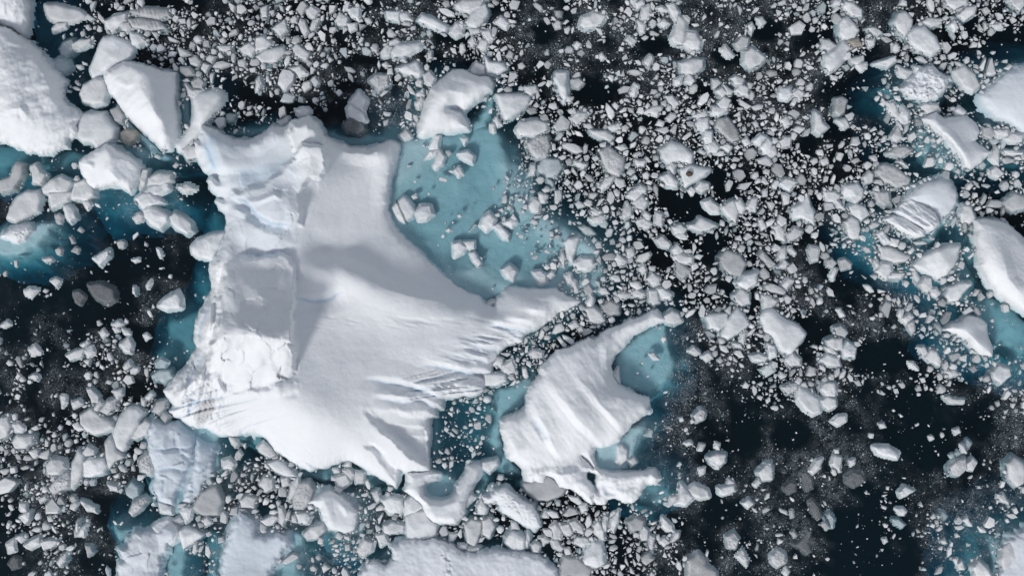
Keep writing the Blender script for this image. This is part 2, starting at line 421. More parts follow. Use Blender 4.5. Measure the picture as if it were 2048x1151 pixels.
main_ridges = [
 # the long crease south of the ridge, and its rounded shoulder
 ([(588,596),(620,602),(650,602),(690,582)], -1.5, 16, 34, 1.3),
 ([(600,530),(640,525),(680,528),(720,545),(762,572),(820,592),(900,606),(950,598)], 0.8, 20, 46, 1.2),
 # finger fins of the south-east slope, west to east
 ([(842,728),(887,737),(934,746),(972,752)], -1.2, 10, 26, 1.3), ([(838,716),(890,724),(940,737),(985,738)], 0.7, 34, 12, 1.0),
 ([(720,756),(778,767),(816,773),(856,786),(892,800)], -1.1, 9, 26, 1.3), ([(735,750),(790,753),(850,772),(890,787)], 0.7, 34, 12, 1.0),
 ([(748,794),(775,800),(809,806),(835,800),(880,818)], -1.0, 10, 24, 1.3), ([(740,786),(780,790),(830,792)], 0.9, 24, 9, 1.0),
 ([(925,709),(955,720),(985,731)], -0.6, 8, 16, 1.1), ([(905,700),(950,709),(990,722)], 0.4, 22, 9, 1.0),
 ([(940,692),(975,697),(1005,702)], -0.6, 7, 18, 1.1), ([(895,690),(950,686),(1008,692)], 0.5, 24, 9, 1.0),
 ([(975,648),(1005,658),(1045,668)], -0.6, 9, 18, 1.1), ([(970,640),(1010,645),(1060,655)], 0.5, 22, 10, 1.0),
 ([(1010,632),(1050,640),(1080,646)], 0.8, 16, 8, 1.0), ([(1045,612),(1075,620),(1105,622)], 1.0, 20, 12, 1.0),
 ([(715,800),(745,838),(786,876),(820,906),(858,940)], 1.2, 12, 40, 1.0),
 ([(800,868),(840,872),(858,870)], 0.7, 14, 6, 1.0), ([(770,845),(820,850),(858,852)], 0.5, 14, 6, 1.0),
 # north-west blade rim
 ([(404,256),(430,268),(470,288),(510,284),(545,262),(570,262)], 1.3, 7, 30, 1.2),
 ([(660,296),(700,306),(740,308),(775,295)], 1.0, 8, 26, 1.2),
 ([(797,296),(786,340),(778,390),(780,430)], 1.2, 6, 40, 1.2),
 ([(404,262),(412,290),(424,320),(432,345)], -1.0, 20, 18, 1.2),
 # west wall ribs
 ([(436,512),(432,560),(425,600),(420,650),(412,690)], 2.0, 6, 12, 1.0),
 ([(424,600),(405,640),(395,690)], -1.8, 9, 9, 1.0), ([(420,700),(400,745),(375,775),(345,800)], 2.2, 12, 10, 1.0),
 ([(408,700),(385,745),(372,775)], -1.5, 9, 9, 1.0), ([(420,730),(405,770),(385,800),(345,822)], 1.8, 12, 14, 1.0),
 ([(425,735),(440,770),(450,790)], 1.6, 8, 10, 1.0), ([(375,795),(390,800),(372,830)], -1.2, 9, 9, 1.0),
 ([(462,395),(490,402),(510,428),(540,447),(590,452)], -1.6, 8, 22, 1.2),
 ([(455,415),(475,420),(500,430)], 1.2, 10, 12, 1.0),
 ([(478,408),(520,404),(548,388),(565,402)], 0.9, 12, 8, 1.0),
]
SESHORE = [(300,560),(1000,560),(1160,602),(1047,667),(984,740),(967,780),(880,800),(870,832),(858,864),(857,921),(861,944),(600,944),(300,800)]
def main_rough(X, Y):
    tow = sm(sdist([(415,340),(560,330),(600,290),(655,290),(650,360),(605,460),(592,520),(592,770),(450,800),(340,830),(320,780),(410,600)], X, Y) / 25 + 0.3)
    f1, f2, v, gx, gy = cellular(X + 8 * fbm(X, Y, 30, 3, 3), Y + 8 * fbm(X, Y, 30, 3, 8), 38, 2)
    a = v * 6.28 * 3
    facets = (np.cos(a) * gx + np.sin(a) * gy) / 38 * 1.3
    south = sm((Y - 668) / 15) * sm((800 - Y) / 15) * sm((600 - X) / 10)
    fl = 0.5 * fbm((X * 0.9 + Y * 0.2), Y * 0.35, 7, 3, 21) * sm((460 - X) / 30) * sm((Y - 430) / 40)   # flutes of the west wall
    gv, gb = grooves(X, Y)
    return gv + tow * (0.75 * fbm(X, Y, 52, 2, 17, 0.35) + 0.16 * facets + 0.04 * fbm(X, Y, 12, 2, 5)) + south * (1.0 * fbm(X, Y, 46, 2, 12, 0.4) + facets * 0.35) + fl
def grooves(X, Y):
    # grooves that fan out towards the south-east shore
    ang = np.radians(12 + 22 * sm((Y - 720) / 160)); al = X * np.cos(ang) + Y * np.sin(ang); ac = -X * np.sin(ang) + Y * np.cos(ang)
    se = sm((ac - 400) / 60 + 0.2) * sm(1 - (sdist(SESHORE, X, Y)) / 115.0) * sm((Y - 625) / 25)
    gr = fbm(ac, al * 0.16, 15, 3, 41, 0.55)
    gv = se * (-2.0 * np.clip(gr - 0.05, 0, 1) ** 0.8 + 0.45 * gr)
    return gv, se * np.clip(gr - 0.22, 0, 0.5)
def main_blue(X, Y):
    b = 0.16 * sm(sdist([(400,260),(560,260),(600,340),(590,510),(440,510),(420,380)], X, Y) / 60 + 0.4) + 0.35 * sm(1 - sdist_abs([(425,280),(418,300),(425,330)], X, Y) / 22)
    b = b + 0.9 * grooves(X, Y)[1]  # grooves tinted for blue light scattered inside them and bare blue ice
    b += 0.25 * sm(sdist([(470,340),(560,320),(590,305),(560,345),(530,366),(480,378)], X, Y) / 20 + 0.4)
    b += 0.30 * sm(1 - pdist([(500,508),(530,512),(560,505)], X, Y)[0] / 9)  # blue shade at the tower's north step, painted into the ice colour
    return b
def sdist_abs(pts, X, Y):
    return pdist(pts, X, Y)[0]
def main_dirt(X, Y):
    cx, cy, a = 410, 822, math.radians(-62)
    u = (X - cx) * math.cos(a) - (Y - cy) * math.sin(a) * -1; v = (X - cx) * math.sin(a) * -1 + (Y - cy) * math.cos(a)
    u = (X - cx) * math.cos(a) + (Y - cy) * math.sin(a); v = -(X - cx) * math.sin(a) + (Y - cy) * math.cos(a)
    r = np.sqrt((u / 36) ** 2 + (v / 17) ** 2) + 0.12 * fbm(X, Y, 12, 3, 4)
    return sm((1 - r) * 3) * (0.5 + 0.14 * np.sin(u * 1.1 + 0.05 * v * v + 2 * fbm(X, Y, 15, 2, 5)))

b1 = empty('iceberg', 600, 620)
tag(b1, 'largest white iceberg, square tower on its left and long snow slope ending in finger fins', 'iceberg', 'icebergs')
berg_body(b1, MAIN, mainC, s=2.0,
          patches=[(T1, T1c, 13), (SP, SPc, 5), (TW, TWc, 11), (CL, CLc, 12), (SH1, SH1c, 15), (SH2, SH2c, 8)],
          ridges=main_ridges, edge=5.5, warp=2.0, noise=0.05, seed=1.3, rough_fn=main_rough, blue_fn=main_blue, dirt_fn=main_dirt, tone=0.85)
foot(b1, [
 ([(800,285),(850,275),(930,262),(985,250),(1010,300),(1055,350),(1062,410),(1110,450),(1165,470),(1190,480),(1212,540),(1195,590),(1150,610),
   (1080,590),(980,600),(900,570),(820,500),(780,440),(780,380)], 1.9, 0.13),
 ([(800,285),(860,282),(840,330),(795,360)], 1.1, 0.05), ([(775,400),(800,470),(860,540),(900,570),(840,520),(785,440)], 1.2, 0.06),
 ([(1010,330),(1060,420),(1150,480),(1190,500),(1100,470),(1040,420)], 1.2, 0.06), ([(1040,560),(1120,560),(1190,570),(1120,580)], 1.2, 0.07),
 ([(900,545),(960,540),(1010,570),(960,592),(900,580)], 1.3, 0.10),
 ([(1165,480),(1185,520),(1170,560),(1180,590),(1205,560),(1200,500)], 1.9, 0.2),
 ([(440,262),(560,245),(540,262),(500,275),(450,270)], 3.0, 0.25),
 ([(640,265),(700,275),(770,270),(790,290),(700,300),(650,285)], 2.2, 0.22),
 ([(335,640),(400,620),(395,700),(340,760),(312,710)], 4.6, 0.14),
 ([(420,420),(455,420),(450,480),(420,560),(400,640),(385,600),(400,520)], 7.5, 0.13),
 ([(400,850),(470,865),(540,870),(600,930),(660,938),(700,922),(790,975),(700,965),(600,960),(520,890)], 2.6, 0.16),
 ([(860,800),(880,800),(875,860),(870,900),(860,940),(850,900)], 2.8, 0.24),
 ([(860,790),(980,750),(1000,800),(980,930),(900,940),(860,900)], 7.6, 0.12),
 ([(985,700),(1060,665),(1120,640),(1150,640),(1080,700),(1000,740)], 7.0, 0.2),
 ([(1040,655),(1110,625),(1150,612),(1060,690)], 2.4, 0.3),
], seed=3.1, tone=0.5)

RB = [(1314,620),(1326,635),(1330,641),(1302,649),(1277,664),(1255,682),(1240,699),(1227,716),(1222,731),(1227,753),(1240,771),(1260,781),(1279,790),(1299,794),
 (1298,820),(1282,833),(1265,847),(1252,865),(1237,882),(1220,889),(1205,896),(1190,893),(1187,910),(1192,930),(1203,940),(1227,944),(1257,944),(1287,941),(1307,936),
 (1317,948),(1323,958),(1312,965),(1292,965),(1284,983),(1277,997),(1265,1005),(1245,1003),(1232,994),(1218,998),(1210,1008),(1195,1008),(1187,1000),
 (1187,985),(1185,1010),(1178,1005),(1158,988),(1148,979),(1128,976),(1119,974),(1111,958),(1104,952),(1093,952),(1089,963),(1079,965),(1069,962),(1064,965),
 (1054,961),(1049,948),(1048,936),(1032,924),(1017,916),(1010,887),(1001,859),(1002,842),(1012,832),(1044,823),(1050,812),(1052,798),(1059,773),(1079,748),
 (1079,736),(1096,719),(1114,699),(1138,695),(1158,684),(1178,674),(1189,680),(1203,667),(1218,657),(1237,652),(1260,637),(1267,638),(1287,630),(1302,622)]
RBc = [(1310,630,1.6),(1280,645,2.2),(1250,665,2.6),(1230,690,2.8),(1215,730,3.2),(1225,770,2.6),(1200,690,4.0),(1180,690,4.6),(1150,705,5.0),(1120,715,4.4),(1100,740,4.6),
 (1085,760,4.4),(1070,790,4.2),(1060,820,4.0),(1030,850,3.8),(1015,850,3.0),(1020,890,3.0),(1045,915,2.8),(1080,850,4.6),(1120,800,6.0),(1150,760,6.4),(1180,740,5.4),
 (1200,770,4.4),(1190,820,6.0),(1240,800,4.2),(1280,805,2.6),(1260,830,3.6),(1230,860,3.6),(1200,880,2.8),(1160,850,5.6),(1120,880,4.4),(1080,900,3.4),(1060,935,2.4),
 (1100,935,2.2),(1150,930,2.2),(1180,920,1.8),(1200,955,2.4),(1250,955,2.0),(1300,952,2.6),(1240,985,2.0),(1140,960,2.8),(1170,975,2.0),(1080,950,2.4),(1205,995,1.6)]
b2 = empty('iceberg', 1160, 830)
tag(b2, 'fluted white iceberg right of the largest one, with a curved arm and black hole', 'iceberg', 'icebergs')
RH = [(1172,945),(1180,942),(1194,948),(1192,958),(1197,983),(1189,984),(1185,971),(1175,958)]
RCRACK = [(1166,912),(1174,918),(1181,927),(1187,935),(1185,936),(1178,927),(1172,918)]
def rb_rough(X, Y):
    u = (X * 0.78 + Y * -0.62)          # across the flutes
    v = (X * 0.62 + Y * 0.78)
    a = 0.24 * fbm(u, v * 0.3, 40, 3, 6, 0.45) + 0.05 * fbm(u, v * 0.16, 13, 2, 8) + 0.02 * fbm(u, v * 0.14, 9, 2, 2)
    w = sm((945 - Y) / 30)
    return w * a + (1 - w) * 0.35 * fbm(X, Y, 18, 4, 3)
berg_body(b2, RB, RBc, s=2.0, patches=[],
  ridges=[([(1092,748),(1120,790),(1150,830),(1185,870),(1205,890)], 1.1, 34, 14, 1.0),
          ([(1058,785),(1080,835),(1100,880),(1125,920)], 1.0, 26, 12, 1.0),
          ([(1066,830),(1082,860),(1096,884)], -0.9, 10, 10, 1.0),
          ([(1005,845),(1018,880),(1040,915)], 1.2, 30, 8, 1.0),
          ([(1140,730),(1165,765),(1200,805),(1240,850),(1250,868)], 0.9, 34, 12, 1.0),
          ([(1185,700),(1200,745),(1225,790),(1270,800)], 0.9, 20, 24, 1.0),
          ([(1215,670),(1212,720),(1218,750)], 0.8, 12, 14, 1.0),
          ([(1060,945),(1120,948),(1170,945)], 0.9, 14, 14, 1.0),
          ([(1195,945),(1250,952),(1300,942)], 0.9, 8, 22, 1.0),
          ([(1200,960),(1215,985),(1240,992)], -0.7, 8, 8, 1.0)],
  edge=5, warp=2.2, noise=0.08, seed=5.2, rough_fn=rb_rough, holes=[RH, RCRACK], tone=0.92, zmin=-1.2, foot_slope=0.11)
foot(b2, [
 ([(1330,645),(1300,660),(1250,690),(1230,720),(1230,755),(1262,778),(1300,785),(1330,760),(1345,720),(1335,680)], 1.7, 0.11),
 ([(1000,780),(1050,760),(1075,745),(1050,800),(1040,825),(1000,840),(1005,900),(1030,930),(1045,945),(1000,940),(985,880)], 2.0, 0.14),
 ([(1288,850),(1265,885),(1250,938),(1195,935),(1188,895),(1240,880)], 0.55, 0.10),
 ([(1285,970),(1330,965),(1355,985),(1310,1015),(1285,1010)], 3.2, 0.13),
 ([(1100,940),(1180,945),(1200,1010),(1120,975)], 4.5, 0.5),
], seed=8.4, s=5, tone=0.85)

# curled berg
RING = [(814,945),(832,943),(859,939),(880,947),(866,954),(852,963),(846,974),(849,990),(862,998),(884,1000),(902,993),(911,984),(912,970),(925,953),(938,930),(949,926),
 (961,929),(960,944),(949,964),(942,980),(932,1003),(929,1024),(912,1046),(889,1047),(866,1043),(852,1030),(846,1010),(832,998),(809,980),(815,963)]
b3 = empty('iceberg', 870, 1020)
tag(b3, 'small curled white iceberg holding a round pool, touching the lower tip of the largest one', 'iceberg', 'icebergs')
berg_body(b3, RING, [(825,955,2.4),(850,950,1.6),(830,980,2.2),(850,1010,2.6),(880,1025,3.2),(915,1015,3.0),(930,985,2.4),(945,940,1.6),(920,970,1.8)], s=1.6,
  ridges=[([(850,1004),(880,1013),(915,1003),(930,970),(950,935)], 0.6, 12, 16, 1.0)], edge=4, warp=1.5, noise=0.06, seed=2.2, tone=0.9)
foot(b3, [([(846,960),(870,950),(905,960),(910,985),(890,1000),(860,998)], 1.3, 0.2), ([(930,950),(980,930),(975,990),(930,1040)], 3.0, 0.2)], s=4, seed=2)

# hooked berg
HOOK = [(862,177),(882,160),(905,141),(925,139),(942,147),(959,153),(977,154),(986,167),(982,180),(965,193),(945,210),(929,224),(921,220),(914,216),(922,224),(932,240),(938,252),(937,259),
 (905,262),(876,265),(849,274),(837,272),(835,260),(842,233),(852,203)]
b4 = empty('iceberg', 895, 215)
tag(b4, 'smooth white hook-shaped iceberg above the turquoise pool', 'iceberg', 'icebergs')
berg_body(b4, HOOK, [(870,180,4.2),(915,150,3.2),(970,170,3.0),(950,190,3.4),(925,175,4.0),(895,200,5.0),(905,215,2.0),(925,213,2.2),(890,228,4.0),(870,225,4.6),(920,250,3.0),(860,255,3.4),(895,255,3.0)],
  s=1.6, ridges=[([(888,212),(905,218),(922,224)], -1.6, 8, 8, 1.0), ([(885,232),(905,226),(925,240)], 0.9, 8, 22, 1.0), ([(870,190),(900,180),(940,190)], 0.6, 20, 14, 1.0)],
  edge=5, warp=1.2, noise=0.06, seed=4.2, tone=0.95)
foot(b4, [([(850,180),(880,160),(860,200),(840,270),(900,275),(960,240),(985,190),(970,250),(900,290),(825,285),(820,240)], 2.0, 0.13)], s=4, seed=5)

# left-hand bergs
LB = [(-60,30),(0,48),(23,58),(50,77),(77,98),(93,120),(110,140),(130,160),(125,193),(140,213),(165,230),(155,247),(157,267),(137,277),(133,293),(113,302),(87,307),(63,305),(43,297),(20,287),(-60,270)]
b5 = empty('iceberg', 50, 190)
tag(b5, 'broad rough white iceberg on the left edge of the picture below the corner', 'iceberg', 'icebergs')
berg_body(b5, LB, [(-50,60,5),(-50,250,5),(0,80,6.5),(40,90,5),(80,130,4.6),(110,160,2.8),(95,190,4.6),(120,215,3.0),(150,240,2.2),(60,160,6.5),(20,200,7.5),(30,240,6.6),(80,240,5.4),(110,270,3.2),(60,285,2.8),(20,275,3)],
  s=2.2, ridges=[([(60,110),(90,150),(100,190),(120,225)], 1.0, 14, 26, 1.0), ([(0,225),(40,215),(60,240)], 0.8, 12, 12, 1.0)],
  edge=5, warp=4, noise=0.12, seed=6.6, tone=0.85,
  rough_fn=lambda X, Y: 0.30 * fbm(X * 0.6 + Y * 0.4, Y, 26, 4, 9) + 0.05 * fbm(X, Y, 6, 2, 3))
foot(b5, [([(-60,280),(20,290),(90,310),(140,300),(200,320),(170,350),(60,330),(-60,320)], 4.5, 0.12), ([(50,0),(100,60),(140,150),(140,210),(220,230),(300,330),(350,400),(200,420),(60,330)], 9.0, 0.13)], s=7, seed=6)
LC = [(-60,-60),(60,-60),(58,0),(60,33),(53,70),(37,67),(20,57),(0,47),(-60,28)]
b6 = empty('iceberg', 20, 15)
tag(b6, 'white iceberg filling the top left corner of the picture', 'iceberg', 'icebergs')
berg_body(b6, LC, [(-40,-40,6),(40,-40,5),(0,10,5.5),(40,20,4),(30,50,2.8),(0,35,4)], s=2.2, edge=5, warp=3, noise=0.15, seed=7.3, tone=0.8,
  rough_fn=lambda X, Y: 0.35 * np.abs(fbm(X, Y, 18, 4, 5)))
foot(b6, [([(50,0),(75,0),(80,50),(60,80),(50,60)], 8, 0.14)], s=6, seed=9)
B7 = [(208,153),(213,140),(220,136),(247,122),(273,127),(300,133),(327,143),(352,144),(353,173),(350,200),(354,233),(355,277),(340,297),(325,297),(300,274),(277,253),(253,230),(240,213),(230,197),(213,177)]
b7 = empty('iceberg', 290, 215)
tag(b7, 'angular white iceberg with a shaded right face between the left edge and largest bergs', 'iceberg', 'icebergs')
berg_body(b7, B7, [(215,150,2.6),(250,135,3.2),(275,145,5.6),(285,190,6.2),(310,230,6.0),(330,270,4.4),(340,290,2.2),(335,160,2.8),(345,210,2.0),(350,260,1.4),(250,190,3.8),(280,235,4.0),(235,185,2.2),(300,262,2.8)],
  s=1.6, ridges=[([(270,130),(283,180),(312,225),(335,262),(345,290)], 0.8, 30, 24, 1.0), ([(225,160),(255,170),(272,165)], 0.4, 10, 8, 1.0)],
  edge=4, warp=2, noise=0.07, seed=8.1, tone=0.9, rough_fn=lambda X, Y: 0.12 * fbm(X + Y, Y * .4, 14, 3, 5))
foot(b7, [([(235,200),(250,240),(300,285),(325,302),(300,300),(255,262),(225,220)], 1.4, 0.16), ([(350,150),(372,160),(375,250),(360,290),(350,260)], 2.2, 0.16)], s=4, seed=10)
B8 = [(158,323),(173,310),(190,300),(213,287),(233,300),(260,313),(282,333),(280,350),(260,384),(240,370),(217,370),(187,377),(173,363),(163,347)]
b8 = empty('iceberg', 220, 335)
tag(b8, 'faceted white iceberg just below the small brown stained lump', 'iceberg', 'icebergs')
berg_body(b8, B8, [(165,328,2.6),(190,310,3.4),(213,292,4.0),(225,330,4.6),(255,325,3.0),(275,340,1.8),(240,350,3.4),(222,340,4.2),(190,350,2.0),(200,370,1.6),(255,372,2.2)],
  s=1.6, ridges=[([(213,292),(222,318),(216,340),(240,362),(258,378)], 0.9, 16, 10, 1.0), ([(222,318),(255,318),(278,335)], 0.6, 10, 14, 1.0), ([(165,325),(182,330),(180,340)], 0.7, 8, 5, 1.0)],
  edge=3.5, warp=2, noise=0.06, seed=9.4, tone=0.85)
foot(b8, [([(220,288),(290,290),(300,300),(280,330),(240,300)], 2.2, 0.12)], s=4, seed=11)

# fractured blocks bottom left: one berg split by a water crack, two bodies joined below
FB1 = [(298,857),(307,845),(327,849),(350,849),(367,864),(385,877),(385,897),(383,920),(373,940),(362,967),(350,987),(345,1009),(320,1002),(310,980),(310,940),(298,907)]
FB2 = [(393,880),(407,890),(425,897),(423,920),(422,940),(403,964),(397,984),(380,1002),(366,1000),(373,974),(383,944),(391,920)]
b9 = empty('iceberg', 360, 930)
tag(b9, 'pale blue cracked low iceberg under the lower left corner of the largest one', 'iceberg', 'icebergs')
def fb_rough(X, Y):
    f1, f2, v, gx, gy = cellular(X + 5 * fbm(X, Y, 25, 3, 3), Y + 5 * fbm(X, Y, 25, 3, 8), 34, 5)
    return 0.35 * fbm(X, Y, 34, 3, 3, 0.4) + 0.16 * (gx * np.cos(v * 20) + gy * np.sin(v * 20)) / 20
FBR = [([(298,895),(330,899),(352,897),(386,895)], -0.6, 3, 9, 1.0), ([(350,858),(352,890),(350,900)], -0.4, 8, 5, 1.0), ([(352,900),(378,915),(386,930)], -0.5, 5, 8, 1.0),
 ([(305,938),(340,935),(372,940)], -0.5, 3, 8, 1.0), ([(330,960),(325,985),(322,1000)], -0.5, 5, 5, 1.0), ([(310,955),(332,960)], -0.4, 4, 5, 1.0), ([(388,895),(405,893),(425,897)], -0.45, 4, 6, 1.0),
 ([(382,935),(400,942),(424,925)], -0.5, 4, 6, 1.0), ([(365,975),(390,982)], -0.4, 4, 5, 1.0), ([(325,855),(330,880),(322,897)], 0.4, 9, 9, 1.0)]
for pl in (FB1, FB2):
    c = np.mean(pl, 0)
    berg_body(b9, pl, [(c[0], c[1], 1.8), (pl[0][0], pl[0][1], 1.3), (pl[5][0], pl[5][1], 0.7), (pl[8][0], pl[8][1], 1.2), (pl[-3][0], pl[-3][1], 1.6)], s=1.8, edge=4, warp=2.5, noise=0.04, ridges=FBR,
      seed=3.9, tone=0.6, rough_fn=fb_rough, name='ice_block', foot_slope=0.06,
      blue_fn=lambda X, Y: 0.22 + 0.3 * sm((X - 340) / 80) * sm((930 - Y) / 60))
foot(b9, [([(300,860),(370,845),(430,860),(432,940),(380,1005),(350,1020),(315,1000)], 1.2, 0.13), ([(330,995),(365,1000),(350,1050),(320,1040)], 2.2, 0.2)], s=4, seed=12)

B10 = [(445,1175),(446,1112),(456,1080),(465,1045),(480,1023),(507,1040),(512,1070),(532,1074),(555,1067),(577,1070),(578,1084),(562,1107),(540,1140),(530,1175)]
b10 = empty('iceberg', 505, 1110)
tag(b10, 'smooth pale blue iceberg cut by the bottom edge, angular spur at its upper left', 'iceberg', 'icebergs')
berg_body(b10, B10, [(470,1060,2.2),(500,1045,1.4),(480,1100,1.0),(460,1130,0.9),(520,1090,1.0),(560,1080,1.8),(550,1110,1.2),(500,1160,1.2)], s=2, edge=5, warp=3, noise=0.08, seed=2.9, tone=0.55,
  blue_fn=lambda X, Y: np.full(X.shape, 0.22), foot_slope=0.05)
foot(b10, [([(440,1090),(560,1060),(600,1080),(590,1150),(560,1200),(430,1200)], 1.4, 0.12)], s=4, seed=13)

B11 = [(715,1175),(721,1151),(735,1128),(745,1122),(770,1130),(786,1118),(782,1100),(780,1094),(800,1084),(825,1077),(845,1079),(872,1077),(895,1084),(912,1097),(928,1104),(962,1102),
 (1002,1100),(1035,1104),(1060,1106),(1082,1112),(1100,1127),(1115,1140),(1122,1175)]
b11 = empty('iceberg', 920, 1130)
tag(b11, 'wide lumpy grey-white floe along the bottom edge below the curled berg', 'iceberg', 'icebergs')
berg_body(b11, B11, [(730,1150,1.2),(800,1100,1.4),(860,1095,1.6),(900,1110,1.7),(960,1115,1.3),(1040,1120,1.4),(1090,1140,1.0),(900,1160,1.4)], s=2, edge=4, warp=4, noise=0.10, seed=3.7, tone=0.52,
  rough_fn=lambda X, Y: 0.22 * fbm(X, Y, 60, 5, 5, 0.6) + 0.5 * np.exp(-(pdist([(885,1105),(900,1130),(895,1160)], X, Y)[0] / 7) ** 2) * fbm(X, Y, 9, 3, 3))
foot(b11, [([(720,1151),(790,1090),(870,1080),(1000,1105),(1110,1150)], 2.5, 0.3)], s=6, seed=13)

RE = [(1951,441),(1966,437),(1990,440),(2016,449),(2036,464),(2060,490),(2110,520),(2110,680),(2085,650),(2048,626),(2016,604),(1993,587),(1973,561),(1958,531),(1955,500),(1951,481)]
b12 = empty('iceberg', 2010, 530)
tag(b12, 'crescent-edged white iceberg cut by the right edge of the picture', 'iceberg', 'icebergs')
berg_body(b12, RE, [(1960,450,2.4),(2000,455,3.4),(2030,480,2.6),(1965,500,4.0),(1990,500,5.2),(2010,540,5.0),(2000,580,3.6),(2040,580,4.8),(2040,520,3.0),(2090,560,4.0),(2080,630,3.2)],
  s=1.8, ridges=[([(1995,470),(2004,510),(2020,560),(2055,600)], 0.9, 18, 40, 1.0)], edge=5, warp=1.5, noise=0.05, seed=6.1, tone=0.95,
  rough_fn=lambda X, Y: 0.05 * fbm(X, Y, 5, 2, 3))
foot(b12, [([(1990,590),(2030,620),(2110,680),(2110,720),(2000,680),(1960,660),(1960,610)], 2.8, 0.10), ([(1930,440),(1955,440),(1960,560),(1930,560)], 4.0, 0.12)], s=5, seed=14)
RD = [(1963,193),(1976,183),(1993,167),(2013,147),(2048,136),(2110,130),(2110,275),(2048,262),(2016,240),(1993,233),(1973,213)]
b13 = empty('iceberg', 2020, 195)
tag(b13, 'low rounded pale dome of ice cut by the right edge, upper right', 'iceberg', 'icebergs')
berg_body(b13, RD, [(1975,195,0.9),(2010,170,1.1),(2060,190,1.6),(2020,215,1.4),(2060,240,0.9),(2100,150,1.2)], s=2, edge=9, warp=2, noise=0.05, seed=6.7, tone=0.72,
  blue_fn=lambda X, Y: np.full(X.shape, 0.12), foot_slope=0.05)
foot(b13, [([(1985,235),(2048,250),(2110,270),(2110,310),(2040,290),(1990,270)], 2.2, 0.12), ([(2000,140),(2110,125),(2110,150),(2000,160)], 2.0, 0.12)], s=5, seed=15)
SHL = [(1846,237),(1873,223),(1879,230),(1889,237),(1913,233),(1936,233),(1953,247),(1959,263),(1950,283),(1970,297),(1983,303),(1963,323),(1941,338),(1930,333),(1920,313),(1896,283),(1870,260)]
b14 = empty('iceberg', 1925, 285)
tag(b14, 'notched shell-shaped white iceberg near the right edge, smooth with a sharp slanting left rim', 'iceberg', 'icebergs')
berg_body(b14, SHL, [(1850,237,1.6),(1875,235,2.2),(1900,262,3.2),(1925,300,3.4),(1938,330,2.0),(1920,245,1.8),(1945,260,1.4),(1945,290,1.6),(1970,305,1.2)], s=1.5,
  ridges=[([(1850,240),(1880,262),(1905,288),(1925,318),(1938,334)], 0.9, 20, 7, 1.0)], edge=4, warp=1.5, noise=0.05, seed=1.9, tone=0.8)
foot(b14, [([(1840,240),(1870,262),(1900,295),(1930,340),(1890,335),(1850,290),(1832,255)], 1.9, 0.17), ([(1955,260),(1990,260),(1990,300),(1960,290)], 2.0, 0.12)], s=4, seed=16)
ST1 = [(1791,421),(1803,407),(1821,397),(1833,404),(1849,411),(1871,424),(1881,447),(1868,459),(1851,461),(1823,444),(1803,431)]
ST2 = [(1771,438),(1788,432),(1819,441),(1850,458),(1850,470),(1833,475),(1813,466),(1790,452)]
b15 = empty('iceberg', 1830, 435)
tag(b15, 'striated white iceberg of two slanting ribbed ledges, middle right', 'iceberg', 'icebergs')
for pl in (ST1, ST2):
    c = np.mean(pl, 0)
    berg_body(b15, pl, [(c[0] - 15, c[1] + 2, 1.4), (c[0] + 20, c[1] - 4, 1.6), (c[0], c[1] + 9, 1.9), (c[0] + 3, c[1] - 12, 0.9)], s=1.4, edge=3, warp=1.5, noise=0.05, seed=4.4, tone=0.85, name='ice_ledge',
      rough_fn=lambda X, Y: 0.34 * fbm((X * -0.55 + Y * 0.84), X * 0.25 + Y * 0.2, 11, 4, 3, 0.6))
foot(b15, [([(1765,430),(1800,425),(1850,450),(1890,440),(1870,480),(1810,475),(1760,455)], 1.8, 0.13), ([(1740,440),(1790,470),(1900,520),(1960,440),(1900,400),(1960,560),(1960,640),(1900,560),(1780,520)], 3.6, 0.2)], s=5, seed=17)
DM = [(1810,401),(1833,384),(1850,368),(1882,360),(1900,366),(1912,388),(1911,405),(1899,424),(1880,434),(1868,420),(1845,405),(1825,398)]
b16 = empty('iceberg', 1875, 392)
tag(b16, 'smooth rounded pale ice dome directly above the striated ledges', 'iceberg', 'icebergs')
berg_body(b16, DM, [(1820,398,0.5),(1860,375,1.0),(1890,385,1.1),(1895,415,0.7),(1870,405,1.1)], s=1.5, edge=8, warp=1.5, noise=0.04, seed=4.9, tone=0.75, foot_slope=0.05, blue_fn=lambda X, Y: np.full(X.shape, 0.08))
foot(b16, [([(1815,400),(1880,362),(1912,390),(1915,440),(1880,450),(1850,420)], 1.3, 0.14)], s=4, seed=18)
SW = [(1890,658),(1903,647),(1923,644),(1936,631),(1956,634),(1973,647),(1975,671),(1986,694),(1985,711),(1963,708),(1943,694),(1933,677),(1913,667)]
b17 = empty('iceberg', 1945, 670)
tag(b17, 'small swan-shaped white iceberg below the crescent-edged one at the right edge', 'iceberg', 'icebergs')
berg_body(b17, SW, [(1897,657,1.4),(1930,650,2.6),(1955,645,1.8),(1955,675,2.8),(1975,695,2.0),(1965,665,1.8),(1940,665,2.6)], s=1.4,
  ridges=[([(1900,656),(1935,663),(1955,685),(1975,700)], 0.8, 22, 7, 1.0)], edge=4, warp=1.2, noise=0.05, seed=5.9, tone=0.85)
LK = [(989,978),(1013,973),(1034,991),(1051,1001),(1067,1012),(1077,1028),(1081,1051),(1068,1058),(1050,1050),(1030,1038),(1005,1022),(993,1000),(968,1006),(967,993),(980,990)]
b18 = empty('iceberg', 1035, 1015)
tag(b18, 'lumpy rounded white floe lying slantwise between the curled berg and the fluted berg', 'iceberg', 'icebergs')
berg_body(b18, LK, [(980,998,0.8),(1000,990,1.8),(1030,1005,2.2),(1060,1025,2.2),(1065,1048,1.4),(1015,1015,1.8),(1040,1030,1.8)], s=1.4, edge=3.5, warp=2, noise=0.06, seed=7.7, tone=0.68,
  rough_fn=lambda X, Y: 0.4 * np.abs(fbm(X, Y, 13, 3, 4)))
